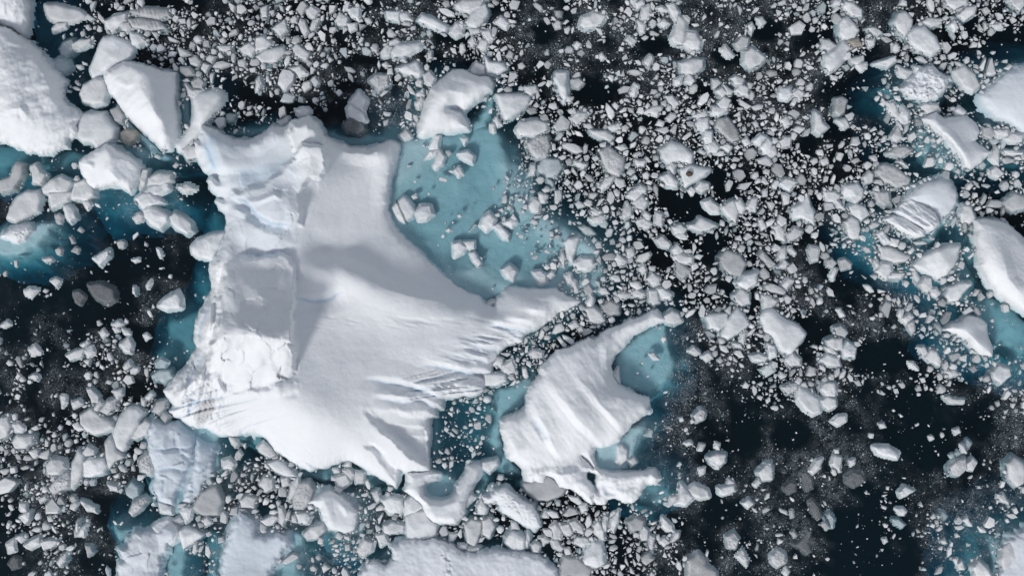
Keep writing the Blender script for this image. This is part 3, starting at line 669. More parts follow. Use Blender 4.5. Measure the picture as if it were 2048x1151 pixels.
BB = [(617,1004),(639,987),(659,979),(679,990),(699,1004),(715,1024),(712,1044),(705,1060),(692,1064),(659,1057),(649,1040),(639,1014)]
b19 = empty('iceberg', 665, 1025)
tag(b19, 'faceted white iceberg with a blurred right side under the southern bulge of the largest one', 'iceberg', 'icebergs')
berg_body(b19, BB, [(622,1004,1.0),(645,995,2.0),(665,990,2.2),(660,1020,2.4),(685,1005,2.2),(690,1035,1.2),(665,1045,1.9),(700,1050,0.7),(680,1060,0.8)], s=1.5,
  ridges=[([(620,1003),(650,1000),(652,1025),(662,1050)], 0.6, 16, 10, 1.0), ([(675,1000),(690,1018),(696,1030)], 0.5, 12, 8, 1.0)], edge=4, warp=2, noise=0.06, seed=8.7, tone=0.7, foot_slope=0.06)
foot(b19, [([(640,990),(700,1000),(735,1030),(720,1070),(680,1075),(640,1040)], 1.8, 0.12), ([(560,900),(620,950),(780,980),(820,1010),(760,1100),(740,1130),(600,1100),(560,1060)], 8.0, 0.09)], s=6, seed=19)
EG = [(1,473),(20,456),(40,449),(60,447),(67,461),(50,481),(33,486),(13,477)]
b20 = empty('iceberg', 35, 470)
tag(b20, 'white ice peak rising from a smooth submerged oval floe on the left edge', 'iceberg', 'icebergs')
berg_body(b20, EG, [(10,472,0.8),(35,455,1.8),(60,455,1.4),(40,475,1.6),(25,470,1.8)], s=1.3, edge=3, warp=2, noise=0.05, seed=1.1, tone=0.7, rough_fn=lambda X, Y: 0.3 * np.abs(fbm(X, Y, 9, 3, 4)))
foot(b20, [([(-30,510),(-30,480),(10,455),(50,448),(97,446),(95,462),(68,490),(40,500)], 0.8, 0.22)], s=3, seed=20)
BL = [(238,1175),(237,1127),(250,1122),(240,1100),(255,1095),(257,1084),(270,1065),(290,1062),(310,1064),(330,1050),(350,1053),(357,1064),(350,1082),(335,1086),(332,1100),(318,1110),(318,1133),(313,1175)]
b21 = empty('iceberg', 290, 1110)
tag(b21, 'half-sunken iceberg with block ledges, cut by the bottom edge left of the smooth one', 'iceberg', 'icebergs')
berg_body(b21, BL, [(260,1090,1.2),(300,1075,1.0),(340,1070,1.6),(290,1100,1.4),(310,1120,0.7),(260,1140,1.1),(290,1160,0.8)], s=1.6, edge=3.5, warp=2.5, noise=0.07, seed=3.3, tone=0.6, rough_fn=fb_rough,
  blue_fn=lambda X, Y: np.full(X.shape, 0.10), foot_slope=0.05)
foot(b21, [([(228,1060),(262,1062),(300,1070),(360,1090),(365,1200),(240,1200),(245,1110)], 1.9, 0.16)], s=4, seed=21)
# rough rubble-topped berg and glassy blocks upper right
RU = [(1803,561-384),(1816,547-384),(1829,531-384),(1829,517-384),(1866,517-384),(1883,531-384),(1901,541-384),(1889,561-384),(1876,581-384),(1856,587-384),(1829,581-384),(1809,571-384)]
b22 = empty('iceberg', 1855, 168)
tag(b22, 'rubble-topped rough ice block with a clean lower edge, upper right', 'iceberg', 'icebergs')
berg_body(b22, RU, [(1810,177,1.4),(1840,150,1.2),(1870,160,1.5),(1890,165,1.2),(1855,190,1.2)], s=1.3, edge=2.5, warp=3, noise=0.06, seed=3.5, tone=0.62, rough_fn=lambda X, Y: 0.8 * cellular(X, Y, 7, 3)[2] * sm(fbm(X, Y, 30, 2, 3) + 0.7) + 0.35 * fbm(X, Y, 14, 4, 2, 0.6))
foot(b22, [([(1803,178),(1830,140),(1880,140),(1900,160),(1870,205),(1840,200)], 1.2, 0.2)], s=4, seed=22)
CORN = [(2048-30,1085),(2048,1062),(2110,1050),(2110,1180),(2000,1180),(2010,1120)]
b23 = empty('iceberg', 2060, 1120)
tag(b23, 'blurred pale ice mass in the bottom right corner of the picture', 'iceberg', 'icebergs')
berg_body(b23, CORN, [(2030,1090,0.5),(2060,1080,0.9),(2080,1150,1.0),(2030,1150,0.4)], s=2, edge=10, warp=5, noise=0.1, seed=6.2, tone=0.6, foot_slope=0.05, blue_fn=lambda X, Y: np.full(X.shape, 0.1))
foot(b23, [([(2000,1085),(2048,1060),(2110,1050),(2110,1200),(1990,1200)], 1.6, 0.13)], s=5, seed=23)
BERG_POLYS = [MAIN, RB, RING, HOOK, LB, LC, B7, B8, FB1, FB2, B10, B11, RE, RD, SHL, ST1, ST2, DM, SW, LK, BB, EG, BL, RU, CORN]
# ------------------------------------------------------------------ traced floes.  tile letter, style, outline in thirds of a picture unit
TILE = {c: (512 * (i % 4), (0, 384, 767)[i // 4]) for i, c in enumerate('ABCDEFGHIJKL')}
TRACED = """
A n 275,30 330,25 400,45 480,70 500,95 460,120 380,130 300,110 285,80 | rounded grey-white slab just right of the top left corner berg
A n 310,170 340,140 400,135 390,160 320,190
A s 350,290 370,250 420,230 445,260 430,300 390,330 360,320
A n 430,265 480,240 540,235 535,265 480,290 440,290
A s 300,370 340,345 400,365 415,400 380,430 330,420 | sunken oval lump in teal water right of the left edge berg
A n 635,125 680,100 755,80 750,120 700,165 670,195 640,160
A w 545,420 560,370 590,290 620,230 680,220 750,250 795,290 780,330 740,355 660,400 560,460 | large wedge-shaped floe with thin dark cracks touching the top of the angular berg
A n 480,560 500,510 570,470 620,480 635,540 620,610 560,625 500,600 | grey-topped block left of the angular berg's middle
A w 465,690 520,680 620,680 650,720 685,770 680,830 620,860 580,885 550,850 500,850 470,820 465,760 | scalloped white floe joined to the right tip of the left edge berg
A b 725,800 760,780 800,790 815,810 800,840 770,855 735,835 | small brown sediment-stained lump in dark teal water
A w 1160,600 1200,565 1280,550 1330,570 1320,610 1270,680 1230,730 1180,800 1140,840 1085,900 1065,860 1110,810 1170,700 | long curved white tongue of ice just off the upper left tip of the largest berg
A n 1110,500 1150,540 1210,540 1170,590 1130,570
A w 780,195 840,210 870,245 830,270 790,265
A t 790,70 870,50 1000,60 1010,90 950,110 850,95 | long glassy slab near the top edge, upper one of two
A t 770,115 850,110 950,130 990,170 900,180 790,160 | long glassy slab near the top edge, lower one of two
A n 185,1000 210,985 240,1030 270,1050 240,1100 200,1090
A g 0,1080 60,1060 90,980 135,990 130,1050 80,1130 0,1151 | grey curved slab on the left edge beneath the broad rough berg
A n 255,1130 300,1080 360,1060 420,1090 400,1151 260,1151
A n 430,1151 450,1100 500,1080 550,1120 560,1170 520,1200 430,1190
A n 835,1130 850,1020 885,1020 870,1100 840,1151
A n 890,1070 950,1035 1025,1045 1020,1080 960,1110 890,1100
A w 870,1151 900,1120 1000,1100 1010,1130 960,1160 900,1180
A n 1070,1120 1120,1105 1170,1130 1110,1151
A n 1090,900 1130,870 1180,880 1190,940 1120,950
A n 1300,280 1380,275 1385,300 1340,310
A n 1440,290 1490,260 1530,290 1510,330 1460,320
A g 1150,490 1190,465 1220,490 1210,525 1160,520
A g 660,660 700,645 740,690 730,730 690,720
A n 730,140 770,135 790,170 760,190 730,180
E n 40,150 60,90 110,30 160,0 230,0 240,50 220,110 150,150 90,175 | big rounded grey-white floe above the oval one on the left edge
E n 290,10 350,0 430,0 400,50 340,80 310,90
E w 380,85 410,78 445,110 450,150 420,178 395,150 | small white upright oval in open dark water, left
E n 500,60 525,50 545,75 525,105
E w 815,40 850,10 900,0 950,40 970,60 890,80 860,100 | upper peak of the jagged stacked cluster left of the largest berg
E w 860,110 900,80 1000,130 1000,170 960,215 900,190 870,150 | lower peak of the jagged stacked cluster left of the largest berg
E n 800,150 830,128 860,140 850,170 820,182
E w 1020,150 1045,125 1090,145 1140,190 1148,230 1120,248 1060,215 1030,190 | leaf-shaped white floe between the jagged cluster and the largest berg
E w 1150,330 1180,290 1260,255 1340,250 1310,330 1270,400 1200,390 1155,360 | white block pressed against the left wall of the largest berg
E w 555,395 600,370 645,345 650,380 600,438 | white diamond-shaped piece alone in dark open water on the left
E w 955,680 990,640 1060,600 1080,640 1080,690 1000,700 | white dome-topped triangle left of the largest berg's west wall
E d 530,560 600,550 670,580 685,640 640,665 570,630 | dark speckled pancake of sodden ice in the black water at left
E d 435,600 470,595 505,625 480,670 450,650
E d 700,300 725,288 748,300 740,330 710,330
E d 330,140 350,132 372,150 365,185 340,180
E d 430,350 450,328 473,340 465,365
E d 332,345 350,332 370,345 360,375 340,370
E d 415,270 430,265 445,300 430,305
E n 150,590 180,575 225,585 185,625 155,615
E n 300,530 335,515 360,530 340,570
E n 720,910 770,875 790,910 780,960 740,950
E n 175,940 210,915 245,960 190,975
E n 395,980 450,950 500,940 490,980 420,1005
E n 508,950 550,925 565,960 530,990
E n 600,840 620,820 640,850 615,870
E n 735,1050 770,1010 785,1040 750,1070
E s 920,1025 960,1000 1000,1020 980,1050 930,1045
E s 900,1100 950,1070 1010,1070 1030,1110 980,1140 920,1130
E n 500,1010 540,1000 530,1040
E n 730,815 770,830 780,850 745,850
E n 170,1110 200,1090 230,1100 220,1125
E n 670,790 710,770 735,790 700,812
E n 675,815 700,808 715,830 690,840
E n 480,915 520,890 530,900 500,930
E n 860,855 880,845 900,870 875,885
E w 790,405 830,395 835,408 810,418
E w 940,340 955,345 972,375 960,392
E w 795,565 812,570 810,618 793,600
E w 880,560 905,525 905,545 888,578
E n 250,400 300,393 310,405 270,415
E n 0,800 40,770 60,790 20,810
I n 480,190 550,150 600,200 670,230 675,260 620,290 570,305 520,280 485,240 | grooved grey-white floe with a stepped lower edge, left of the twisted paddle-shaped floe
I w 715,200 780,140 820,140 860,170 830,240 790,300 760,370 730,400 700,380 680,310 690,260 | twisted paddle-shaped white floe upright beside the cracked pale blue berg
I n 790,320 830,250 870,220 900,240 880,300 810,330
I n 630,360 660,330 680,350 700,400 735,435 690,460 660,500 640,480
I w 500,470 540,445 620,450 640,490 620,530 560,550 505,555 | white square-ended block right of the tall narrow slab, lower left
I n 275,490 310,455 380,465 385,500 350,540 290,540
I n 420,560 440,470 470,400 495,430 495,510 470,580 430,620 | tall narrow curved slab in the lower left
I r 295,620 340,570 400,530 425,560 400,620 320,660
I n 75,350 100,310 190,310 190,350 150,385 90,385
I n 0,210 40,200 60,250 40,310 0,330
I n 80,245 110,235 145,265 130,290 90,280
I r 840,460 880,420 920,440 930,490 900,540 850,520
I n 480,700 510,710 570,740 575,770 520,760 | thin white crescent in black water, lower left
I s 745,640 780,590 820,620 825,670 785,690 750,670 | blurred round half-sunk lump left of the cracked pale blue berg
I n 640,600 700,615 705,640 660,635
I n 495,410 525,375 565,400 560,425 510,430
I n 520,35 540,30 590,75 590,110 550,110
I n 680,40 730,35 730,60 700,95
I w 110,800 150,775 180,765 175,810 150,840
I n 145,970 200,930 235,915 235,960 180,990
I n 245,950 300,935 340,945 310,980 260,990
I n 40,960 80,935 90,1000 50,1010
I w 915,860 960,830 1010,815 1050,850 1070,890 1050,940 1020,960 960,930 | white knob at the upper right of the half-sunken ledged berg
I w 1070,880 1110,860 1180,875 1215,905 1170,940 1100,985 | smooth kite-shaped floe right of the half-sunken ledged berg
I n 340,1070 360,1040 400,1010 390,1060 355,1095
I n 455,840 470,825 465,880 450,910
I n 460,910 490,860 520,840 500,910
I n 1035,820 1075,800 1100,820 1080,840
I g 510,970 540,970 555,1010 525,1035
I d 50,1080 80,1040 110,1050 110,1095 70,1110 | round dark speckled pancake near the bottom left corner
I n 1335,460 1370,450 1405,480 1390,510 1340,500
I n 1375,320 1400,325 1430,360 1410,380 1385,355
I n 1440,700 1480,670 1530,690 1520,740 1450,740
I r 775,770 800,710 860,680 880,700 830,760 790,785
I n 375,110 365,75 390,72 395,110 375,140
I w 950,710 1030,740 1030,780 960,770
I r 600,160 650,100 700,90 690,140 640,180
I n 560,150 595,100 615,120 580,165
I n 430,110 470,95 490,120 440,145
I n 230,690 270,670 280,690 240,715
I n 115,715 155,715 160,765 120,765
I n 90,920 130,905 150,930 120,950
I d 415,680 440,670 460,700 430,712
I n 850,90 870,95 865,130 850,125
I n 870,80 900,50 918,65 890,105
I g 915,160 940,110 990,100 990,140 950,180
I g 965,200 975,165 1010,200 990,240
I w 1080,760 1100,740 1150,745 1140,800 1115,830
I g 1160,740 1210,650 1290,620 1330,700 1300,780 1200,780 | broad pale grey half-sunk floe right of the cracked pale blue berg's foot
I n 1205,820 1240,800 1265,830 1235,850
J n 10,385 40,355 90,390 115,430 80,440 30,410
J w 70,480 130,460 200,510 240,555 170,550 110,520 | long smooth floe lying along the south shore of the largest berg
J n 20,600 50,560 95,575 100,620 60,645
J r 220,700 260,600 310,590 345,640 320,700 280,750 230,740 | rough speckled tilted block left of the blurred faceted berg
J w 760,700 800,680 870,690 885,740 860,775 800,770 775,740 | rounded white block, left of the two below the largest berg's lower tip
J w 890,700 930,680 1000,740 950,770 890,785 | white fan-shaped block left of the curled berg's base
J n 770,850 820,830 885,850 880,880 800,900 770,890
J w 905,800 960,770 1010,770 1040,820 1080,850 1075,910 1000,930 950,940 910,930 | big square pale floe between the curled berg and the wide bottom floe
J n 610,1000 650,935 700,950 690,1000 640,1030
J n 695,650 730,640 745,690 725,720
J n 290,900 330,860 400,845 410,880 360,925 310,930
J w 1360,470 1440,455 1450,485 1400,530 1360,500 | white rounded block off the tip of the curled berg's arm
J w 1330,740 1350,695 1385,750 1370,780 1330,775
J n 1255,850 1290,815 1350,830 1345,890 1310,970 1270,950
J n 1360,820 1400,800 1430,850 1400,920 1360,900
J w 1500,920 1535,880 1575,900 1610,920 1610,980 1570,1000 1535,990 1500,950 | round-edged white floe directly under the lumpy slanting berg
J w 1365,680 1420,680 1430,710 1380,710
J n 480,560 540,545 560,590 520,620 490,610
J n 595,530 650,540 640,590 600,595
J n 525,490 560,465 565,495
J n 520,520 560,510 590,545 570,570
J w 240,780 300,775 325,800 310,835 260,830
J n 720,910 770,900 790,950 750,975
J n 215,795 235,785 245,830 215,825
J n 150,570 190,560 195,600 160,620
J n 195,700 210,610 250,565 255,600 230,660
J n 135,740 160,750 175,800 160,850 140,830
J n 30,820 100,790 130,800 100,840 60,850
J n 460,510 495,510 500,530 470,535
J n 455,560 490,565 490,580 455,575
J n 1160,900 1205,900 1180,940 1160,940
J n 1270,985 1340,980 1335,1005 1270,1008
J n 1215,960 1260,965 1260,990 1220,985
J n 1255,690 1290,660 1310,680 1260,730
J n 470,640 480,620 515,630 500,655
K g 70,600 120,590 210,555 260,590 320,630 300,660 210,700 150,695 90,650 | smooth grey half-submerged slab under the lower left lobe of the fluted berg
K w 630,375 660,365 695,400 690,450 650,490 620,470 630,440 | white bean-shaped piece right of the fluted berg's middle
K w 700,460 730,440 750,470 720,495
K w 985,715 1005,680 1015,605 1050,640 1085,680 1040,725 | white three-pointed chunk below right of the fluted berg
K n 1060,635 1100,608 1170,640 1180,675 1130,685 1080,670
K n 940,730 955,680 985,670 985,695
K n 1240,625 1330,610 1335,640 1270,670 1245,655
K n 1180,440 1230,420 1280,425 1275,465 1230,500 1190,470
K n 1385,715 1420,690 1450,720 1420,745
K n 235,860 260,835 290,880 290,925 255,930
K n 291,850 340,840 360,890 340,910 310,890
K n 345,830 380,820 420,860 425,890 370,870
K n 490,850 520,820 550,880 550,930 510,910
K n 540,830 555,790 575,800 565,880 545,880
K n 370,950 390,920 450,925 470,955 420,975
K w 430,1060 450,1000 490,950 530,960 545,1000 550,1075 510,1095 440,1080 | pale half dome with a straight left edge among small rubble at the bottom
K n 240,940 270,935 305,985 290,1005 250,980
K n 590,860 600,810 640,760 635,820 610,890
K g 695,830 740,800 790,820 780,870 720,880
K n 900,850 905,800 960,850 965,880 930,880
K n 765,900 790,855 815,880 810,930 780,935
K n 820,970 830,910 855,920 840,995
K n 885,945 915,920 940,950 915,970
K n 945,950 980,890 1005,890 1000,920 970,945
K g 300,1080 320,1040 400,1050 470,1110 460,1151 300,1151 | flat grey slab at the bottom edge right of the wide lumpy floe
K t 1060,1060 1120,1020 1160,1060 1165,1090 1220,1130 1220,1190 1060,1190 | grey streaked block cut by the bottom edge, beside black water
K r 1290,920 1330,895 1360,930 1340,985 1300,980
K n 1350,1030 1385,1000 1410,1050 1405,1085
K n 1480,530 1530,480 1560,500 1560,570 1500,575
K n 120,965 140,950 170,970 160,1010 125,1005
K r 1090,190 1130,150 1160,170 1150,210 1110,230
K n 0,830 20,835 40,870 0,870
K n 95,890 110,920 90,980 80,940
K n 175,920 200,915 225,940 190,965
K n 200,755 215,800 170,795
K n 410,730 445,725 450,755 420,770
K n 630,0 660,0 640,5
K n 1035,355 1070,342 1080,360 1050,368
K n 1115,395 1130,360 1155,365 1140,400
K n 1215,380 1220,350 1245,360 1240,390
K n 1290,600 1300,570 1335,590 1320,600
K n 1210,500 1245,490 1240,510
K n 1130,545 1150,535 1155,500 1120,510
K s 800,310 830,275 850,280 840,320
K n 1450,600 1480,570 1490,590 1465,620
L w 175,80 190,20 230,40 300,90 310,160 270,178 220,150 190,110 | bright tongue-shaped floe at the top of a small cluster in the black water, lower right
L n 320,30 340,-5 400,-5 410,40 400,75 350,70
L n 325,100 360,80 405,95 410,130 370,155 330,130
L n 385,225 420,195 465,190 465,220 420,250
L w 640,380 720,378 780,415 770,445 700,430 660,415 | white bone-shaped piece alone in the dark speckled water, lower right
L n 385,480 400,430 440,445 430,520 400,500
L w 790,650 820,615 875,640 840,665 800,680
L n 770,750 810,745 830,765 815,785 790,780
L n 1060,80 1090,75 1110,90 1180,95 1175,115 1090,115 | thin white stick of ice lying level in black water, right
L r 1095,500 1130,460 1185,450 1190,510 1150,550 1110,540
L n 1195,480 1230,445 1255,475 1230,520 1200,510
L s 1180,370 1205,335 1230,360 1205,395
L n 1440,480 1480,440 1535,480 1550,530 1535,590 1495,615 1445,560 | grey-white pear-shaped floe cut by the lower right edge
L n 1380,680 1410,660 1445,715 1400,700
L w 1175,815 1195,797 1225,850 1200,845
L s 1035,800 1060,770 1085,800 1060,830
L n 1400,1060 1420,980 1450,950 1500,1000 1490,1100 1420,1120
L n 1235,1100 1270,1065 1320,1110 1340,1151 1250,1151
L n 1115,1050 1140,1045 1135,1085
L n 1140,1080 1165,1060 1180,1110 1145,1115
L r 25,1030 60,1000 100,1020 100,1070 60,1095 30,1070
L d 205,540 225,530 260,570 268,620 235,635 212,590 | dark speckled bean-shaped pancake, lower right
L d 100,620 130,592 165,600 165,640 130,655 105,640 | dark speckled disc left of the dark bean-shaped pancake
L d 250,710 270,698 300,740 320,790 300,808 270,770
L d 165,965 210,930 240,885 262,890 240,950 260,1000 240,1018 200,985 | dark speckled T-shaped pancake, lower right
L d 475,560 510,530 560,540 575,580 520,612 480,590 | rough dark roundish patch of granular ice right of the dark pancakes
L d 325,840 345,828 368,860 350,875
L d 140,890 155,880 175,910 160,922
L d 135,760 150,755 155,795 140,800
L s 360,790 375,775 405,820 395,865 375,860
L n 255,520 290,460 325,450 310,500 270,540
L n -10,480 20,475 28,520 0,570
L n 90,1130 110,1100 125,1125 115,1150
L r 90,20 130,0 175,0 175,30 120,60
L n 670,240 695,235 710,260 680,265
L n 400,395 425,390 425,415 405,415
L n 490,460 520,450 522,475 500,495
L s 1095,430 1115,418 1130,440 1110,450
L s 1130,420 1150,400 1172,420 1150,440
L n 1155,365 1175,370 1190,410 1165,405
L n 965,315 985,310 998,330 975,340
L n 1265,860 1290,870 1305,885 1280,885
L n 1040,940 1060,930 1075,955 1050,960
L s 760,820 790,815 830,850 815,870 780,850
L n 690,930 710,922 718,945 700,957
L n 1115,275 1145,265 1155,290 1125,305
L s 1370,150
H w 880,440 940,385 1000,350 1080,322 1145,325 1130,390 1110,440 1070,490 1020,510 960,480 | white fin-shaped floe with a grey sunken base, left of the crescent-edged berg
H w 1070,620 1090,570 1150,545 1220,550 1170,600 1140,650 1090,650 | smooth white cushion below the fin-shaped floe
H n 915,550 940,515 980,515 985,570 960,595 930,580
H n 670,330 740,335 790,360 850,385 830,410 760,420 690,390 | pale floe tapering right, directly below the striated ledges
H n 660,475 690,430 735,430 740,470 710,515 680,500
H w 650,250 690,235 735,300 700,308
H n 465,180 500,150 540,170 555,220 540,270 500,280 475,230
H w 485,90 530,70 580,90 605,130 560,165 510,130
H w 150,100 200,75 240,25 255,80 275,120 275,195 240,170 200,150 160,150 | white star-cornered floe upper right of centre, left of the striated ledges
H n 125,250 160,215 205,235 180,270 130,288
H n 1155,130 1180,80 1220,90 1240,150 1210,180 1165,180
H w -40,755 -20,720 0,705 30,700 100,760 180,800 220,850 190,900 140,965 80,950 50,900 30,860 -20,830 | large flat pale slab with a pointed right corner, right of centre beside black water
H n 355,890 385,875 445,880 445,935 410,945 360,920
H w 450,940 480,895 530,935 520,985 460,985
H n 315,1005 360,975 420,1000 430,1040 360,1035
H n 345,930 380,925 415,970 370,960
H n 470,-20 570,-10 570,20 560,40 525,65 490,30
H n 60,400 80,340 105,330 105,390
H w 1350,1080 1390,1040 1450,1060 1455,1100 1400,1145 1355,1110
H n 950,990 980,945 1010,955 1040,1010 1030,1040 975,1015
H n 905,930 940,925 955,960 930,985
H w 845,1020 870,1020 900,1060 860,1050
H n 1060,1070 1120,1065 1140,1090 1100,1110
H g 435,410 460,400 500,430 495,450 450,460
H g 355,410 385,400 412,425 390,450 360,440
H g 400,810 440,800 480,840 460,865 410,850
H n 980,580 1010,575 1030,600 1010,630 980,610
H g 1420,60 1480,10 1535,30 1560,90 1470,110 1430,90
H n 40,210 65,195 95,230 95,280 60,270
H n -30,620 0,620 55,655 20,690 -20,690
H n 375,500 400,455 415,465 390,525
H n 870,480 885,470 910,520 890,540
H n 120,340 140,330 170,365 160,378
H n 60,450 100,405 120,430 110,450
H n 340,0 400,0 430,20 400,60 360,50
H n 400,40 430,60 460,100 420,90
H n 80,560 120,520 150,530 110,575
H n 635,410 655,400 668,440 650,460
H g 640,0 720,0 730,60 700,80 660,50 | dark translucent sunken slab above the striated ledges
H n 800,760 850,730 870,750 830,785
H w 415,705 435,700 460,740 440,745
H n 710,500 760,485 820,490 800,512 740,515
H w 0,910 40,930 50,980 10,1000
H n 110,1000 150,965 195,1000 190,1030 130,1040
D w 430,150 450,110 480,105 520,140 545,180 520,220 450,235 430,200 | grey-white rounded block near the top right of the picture, left of black water
D w 345,390 350,340 400,300 450,255 490,285 460,340 410,400 370,425 | long white double-ended floe slanting up to the right, upper right
D n 455,40 470,10 510,20 560,60 560,95 500,90
D n 760,130 790,80 830,75 865,120 860,155 820,215 780,180
D w 850,200 880,170 940,160 1000,220 1030,290 980,325 890,290 850,250 | wrinkled bluish-white block above the rubble-topped one
D n 1145,90 1190,45 1250,35 1240,80 1180,120
D n 930,130 960,110 1040,115 1040,140 980,160
D n 1120,430 1180,400 1240,450 1265,510 1230,545 1170,520 1140,470 | rounded pale block right of the rubble-topped one
D n 915,640 950,622 1020,630 1035,660 960,680
D n 780,400 860,430 830,460 790,450
D n 720,620 755,615 785,680 775,710 730,660
D w 780,700 810,640 845,670 840,740 795,735
D n 740,820 780,760 805,820 770,855
D r 720,920 770,885 830,880 860,900 800,940
D r 650,1030 690,990 760,1000 850,1070 840,1100 770,1120 680,1070 | coarse lumpy floe left of the smooth dome above the striated ledges
D n 285,670 315,690 325,730 355,760 310,800 280,780
D t 400,670 415,590 450,582 475,600 460,660 430,690
D w 65,560 80,530 130,530 145,565 120,595 80,590
D n 70,850 100,820 140,825 130,870 90,880
D n 0,880 40,875 55,920 20,945 0,930
D n 80,720 110,700 135,740 105,758
D n 320,290 330,240 370,245 405,275 370,295
D n 415,720 470,715 485,750 455,770
D n 1070,-5 1190,-5 1190,20 1120,55 1080,30
D w 1090,150 1120,120 1145,165 1120,185
D n 1125,660 1150,640 1185,670 1175,695 1130,685
D w 450,1151 460,1115 530,1100 570,1140 560,1180 460,1180
D w 71,1100 110,1070 170,1090 130,1140
D n 1430,830 1460,800 1530,810 1520,850 1450,850
D n 1350,780 1440,780 1440,810 1380,810
D n 1340,1020 1370,1000 1415,1040 1380,1065 1345,1050
D n 500,350 570,335 575,355 540,385 500,375
D n 1340,150 1400,140 1410,165 1360,175
D b 490,245 540,230 565,270 520,285 | small lump with brownish staining near the top right
D n 1450,-10 1535,-10 1535,30 1510,65 1470,30
D n 385,30 400,0 440,0 430,30
D n 530,390 590,380 590,405 560,425
D n 640,380 760,340 770,360 720,400
D n 600,170 640,165 690,195 650,215
D n 590,240 640,235 640,265 610,285
D n 780,970 800,960 840,1000
D n 1335,950 1370,880 1385,900 1385,990
D n 170,420
D n 150,560 185,535 215,560 190,595
D w 1420,900 1535,910 1530,925 1430,925
C w -93,570 -40,564 48,567 102,582 96,620 48,665 0,695 -36,715 -63,667 | white blocky triangle floating right of the hooked berg
C n 415,150 430,105 475,90 490,80 555,95 530,140 480,160 430,165
C n 775,110 790,50 820,35 825,80 810,110
C n 935,30 970,25 1000,70 985,120 960,90
C n 755,125 800,150 790,190 765,190
C n 880,140 910,115 945,140 910,165
C n 960,230 985,170 1000,100 1040,130 1035,220 1020,265 970,255
C n 1035,260 1060,200 1100,200 1130,250 1120,290 1070,295
C n 1010,380 1080,355 1145,360 1140,400 1080,445 1020,430
C n 975,480 1020,455 1010,500 980,510
C n 1035,490 1060,440 1095,480 1080,505
C w 255,470 270,440 325,435 325,500 330,580 310,600 290,560 275,510 | tall white hammer-shaped piece standing upright right of the hooked berg
C g 360,480 400,470 430,495 400,525 365,515
C n 790,370 830,330 845,345 820,400
C n 710,560 735,505 755,515 735,575
C n 925,580 960,575 1000,620 975,650 940,610
C n 1315,470 1340,455 1390,475 1380,505 1340,505
C n 1345,540 1370,510 1415,525 1415,570 1370,565
C n 1225,545 1260,525 1290,555 1260,580
C n 1270,510 1325,545 1310,570 1290,560
C n 1235,620 1270,580 1310,600 1290,650 1250,645
C w 1200,680 1205,640 1290,655 1240,690
C w 1105,740 1125,710 1175,710 1180,760 1150,785 1115,775
C w 1145,830 1160,785 1200,790 1200,850 1170,865
C n 1165,870 1210,850 1240,880 1230,915 1180,910
C t 1225,760 1240,715 1290,705 1350,780 1360,830 1320,850 1260,800 | ribbed oblong floe like a caterpillar, upper middle right
C n 1395,370 1400,310 1440,288 1515,345 1490,380 1430,405
C w 895,900 960,850 1020,870 1080,920 1075,975 1000,960 930,975 900,940 | large lumpy white floe directly above the wedge with a dark stone on it
C w 1010,1020 1070,990 1185,1015 1150,1050 1100,1080 1040,1120 | white wedge-shaped floe with a dark stone lying on it
C r 530,910 580,880 640,930 670,950 665,1010 640,1055 580,1030 545,970 | coarse fractured grey-white floe midway between hooked berg and stone-bearing wedge
C n 470,780 560,785 610,820 590,845 530,825 480,800
C n 355,710 400,675 445,680 440,700 390,740
C n 30,780 60,735 140,720 200,740 205,780 130,810 50,810
C r 95,860 150,820 210,815 220,880 205,930 150,945 110,910
C s 150,990 200,945 280,950 305,1000 270,1060 200,1060 160,1030 | blurred round sunken floe at the upper right rim of the turquoise pool
C n 80,520 140,515 150,545 110,570 85,550
C n 530,1120 560,1070 610,1060 590,1100 540,1140
C n 370,985 380,965 445,985 430,1010
C n 715,1151 770,1105 805,1130 800,1151
C n 890,1060 940,1040 995,1090 990,1120 930,1110
C n 1100,1130 1130,1090 1180,1100 1180,1130 1140,1150
C n 1255,300 1280,275 1325,330 1290,345
C g 1340,260 1380,220 1420,230 1410,280 1360,290
C n 1470,110 1500,105 1520,130 1490,160
C n 680,240 700,215 740,240 720,265
C n 370,270 390,250 415,265 390,290
C n 795,670 850,640 895,640 870,690
C n 575,760 640,740 650,770 600,780
C w 1445,850 1490,805 1525,820 1490,870
C w 1490,880 1535,830 1560,850 1550,920 1510,920
C n 1385,840 1410,825 1430,860 1400,875
C n 1250,880 1290,860 1320,880 1300,910
C n 740,20 780,0 790,20 750,55
C n 710,-5 750,-5 735,50
C n 870,50 900,40 930,60 900,72
C n 1415,150 1440,135 1450,160 1435,200
C n 520,330 540,318 560,345 540,360
C n 1035,155
C n 335,580 365,585 350,612 330,600
C n 740,960 800,965 790,990 750,990
C n 940,1000 955,970 980,990 970,1040
C n 1095,690 1160,665 1170,690 1120,708
B n 1200,30 1240,0 1350,0 1345,40 1280,75 1215,60 | rough grey-white block cut by the top edge, upper of two above the white triangle
B w 1260,130 1300,80 1370,25 1390,70 1360,130 1320,165 1270,150 | smooth white boot-shaped floe near the top edge above the hooked berg
B w 975,120 1000,90 1060,110 1140,160 1130,185 1060,160 990,130 | long white bar slanting down to the right near the top edge
B w 780,70 860,70 855,125 790,110
B n 1165,190 1200,140 1240,150 1235,200 1200,220
B w 550,55 620,45 615,120 580,95
B n 305,60 330,38 370,65 350,105 320,95
B w 815,310 850,270 980,258 980,285 890,330 830,340 | long white pointed floe upper left of the hooked berg, above the square-cut one
B n 750,310 780,272 815,285 800,335 755,340
B w 850,410 960,370 995,430 980,458 880,435 | square-cut white floe just upper left of the hooked berg
B n 220,290 245,265 320,320 300,360 240,330
B n 0,340 60,300 160,280 175,310 120,370 40,375
B n 0,230 40,220 90,260 60,290 0,300
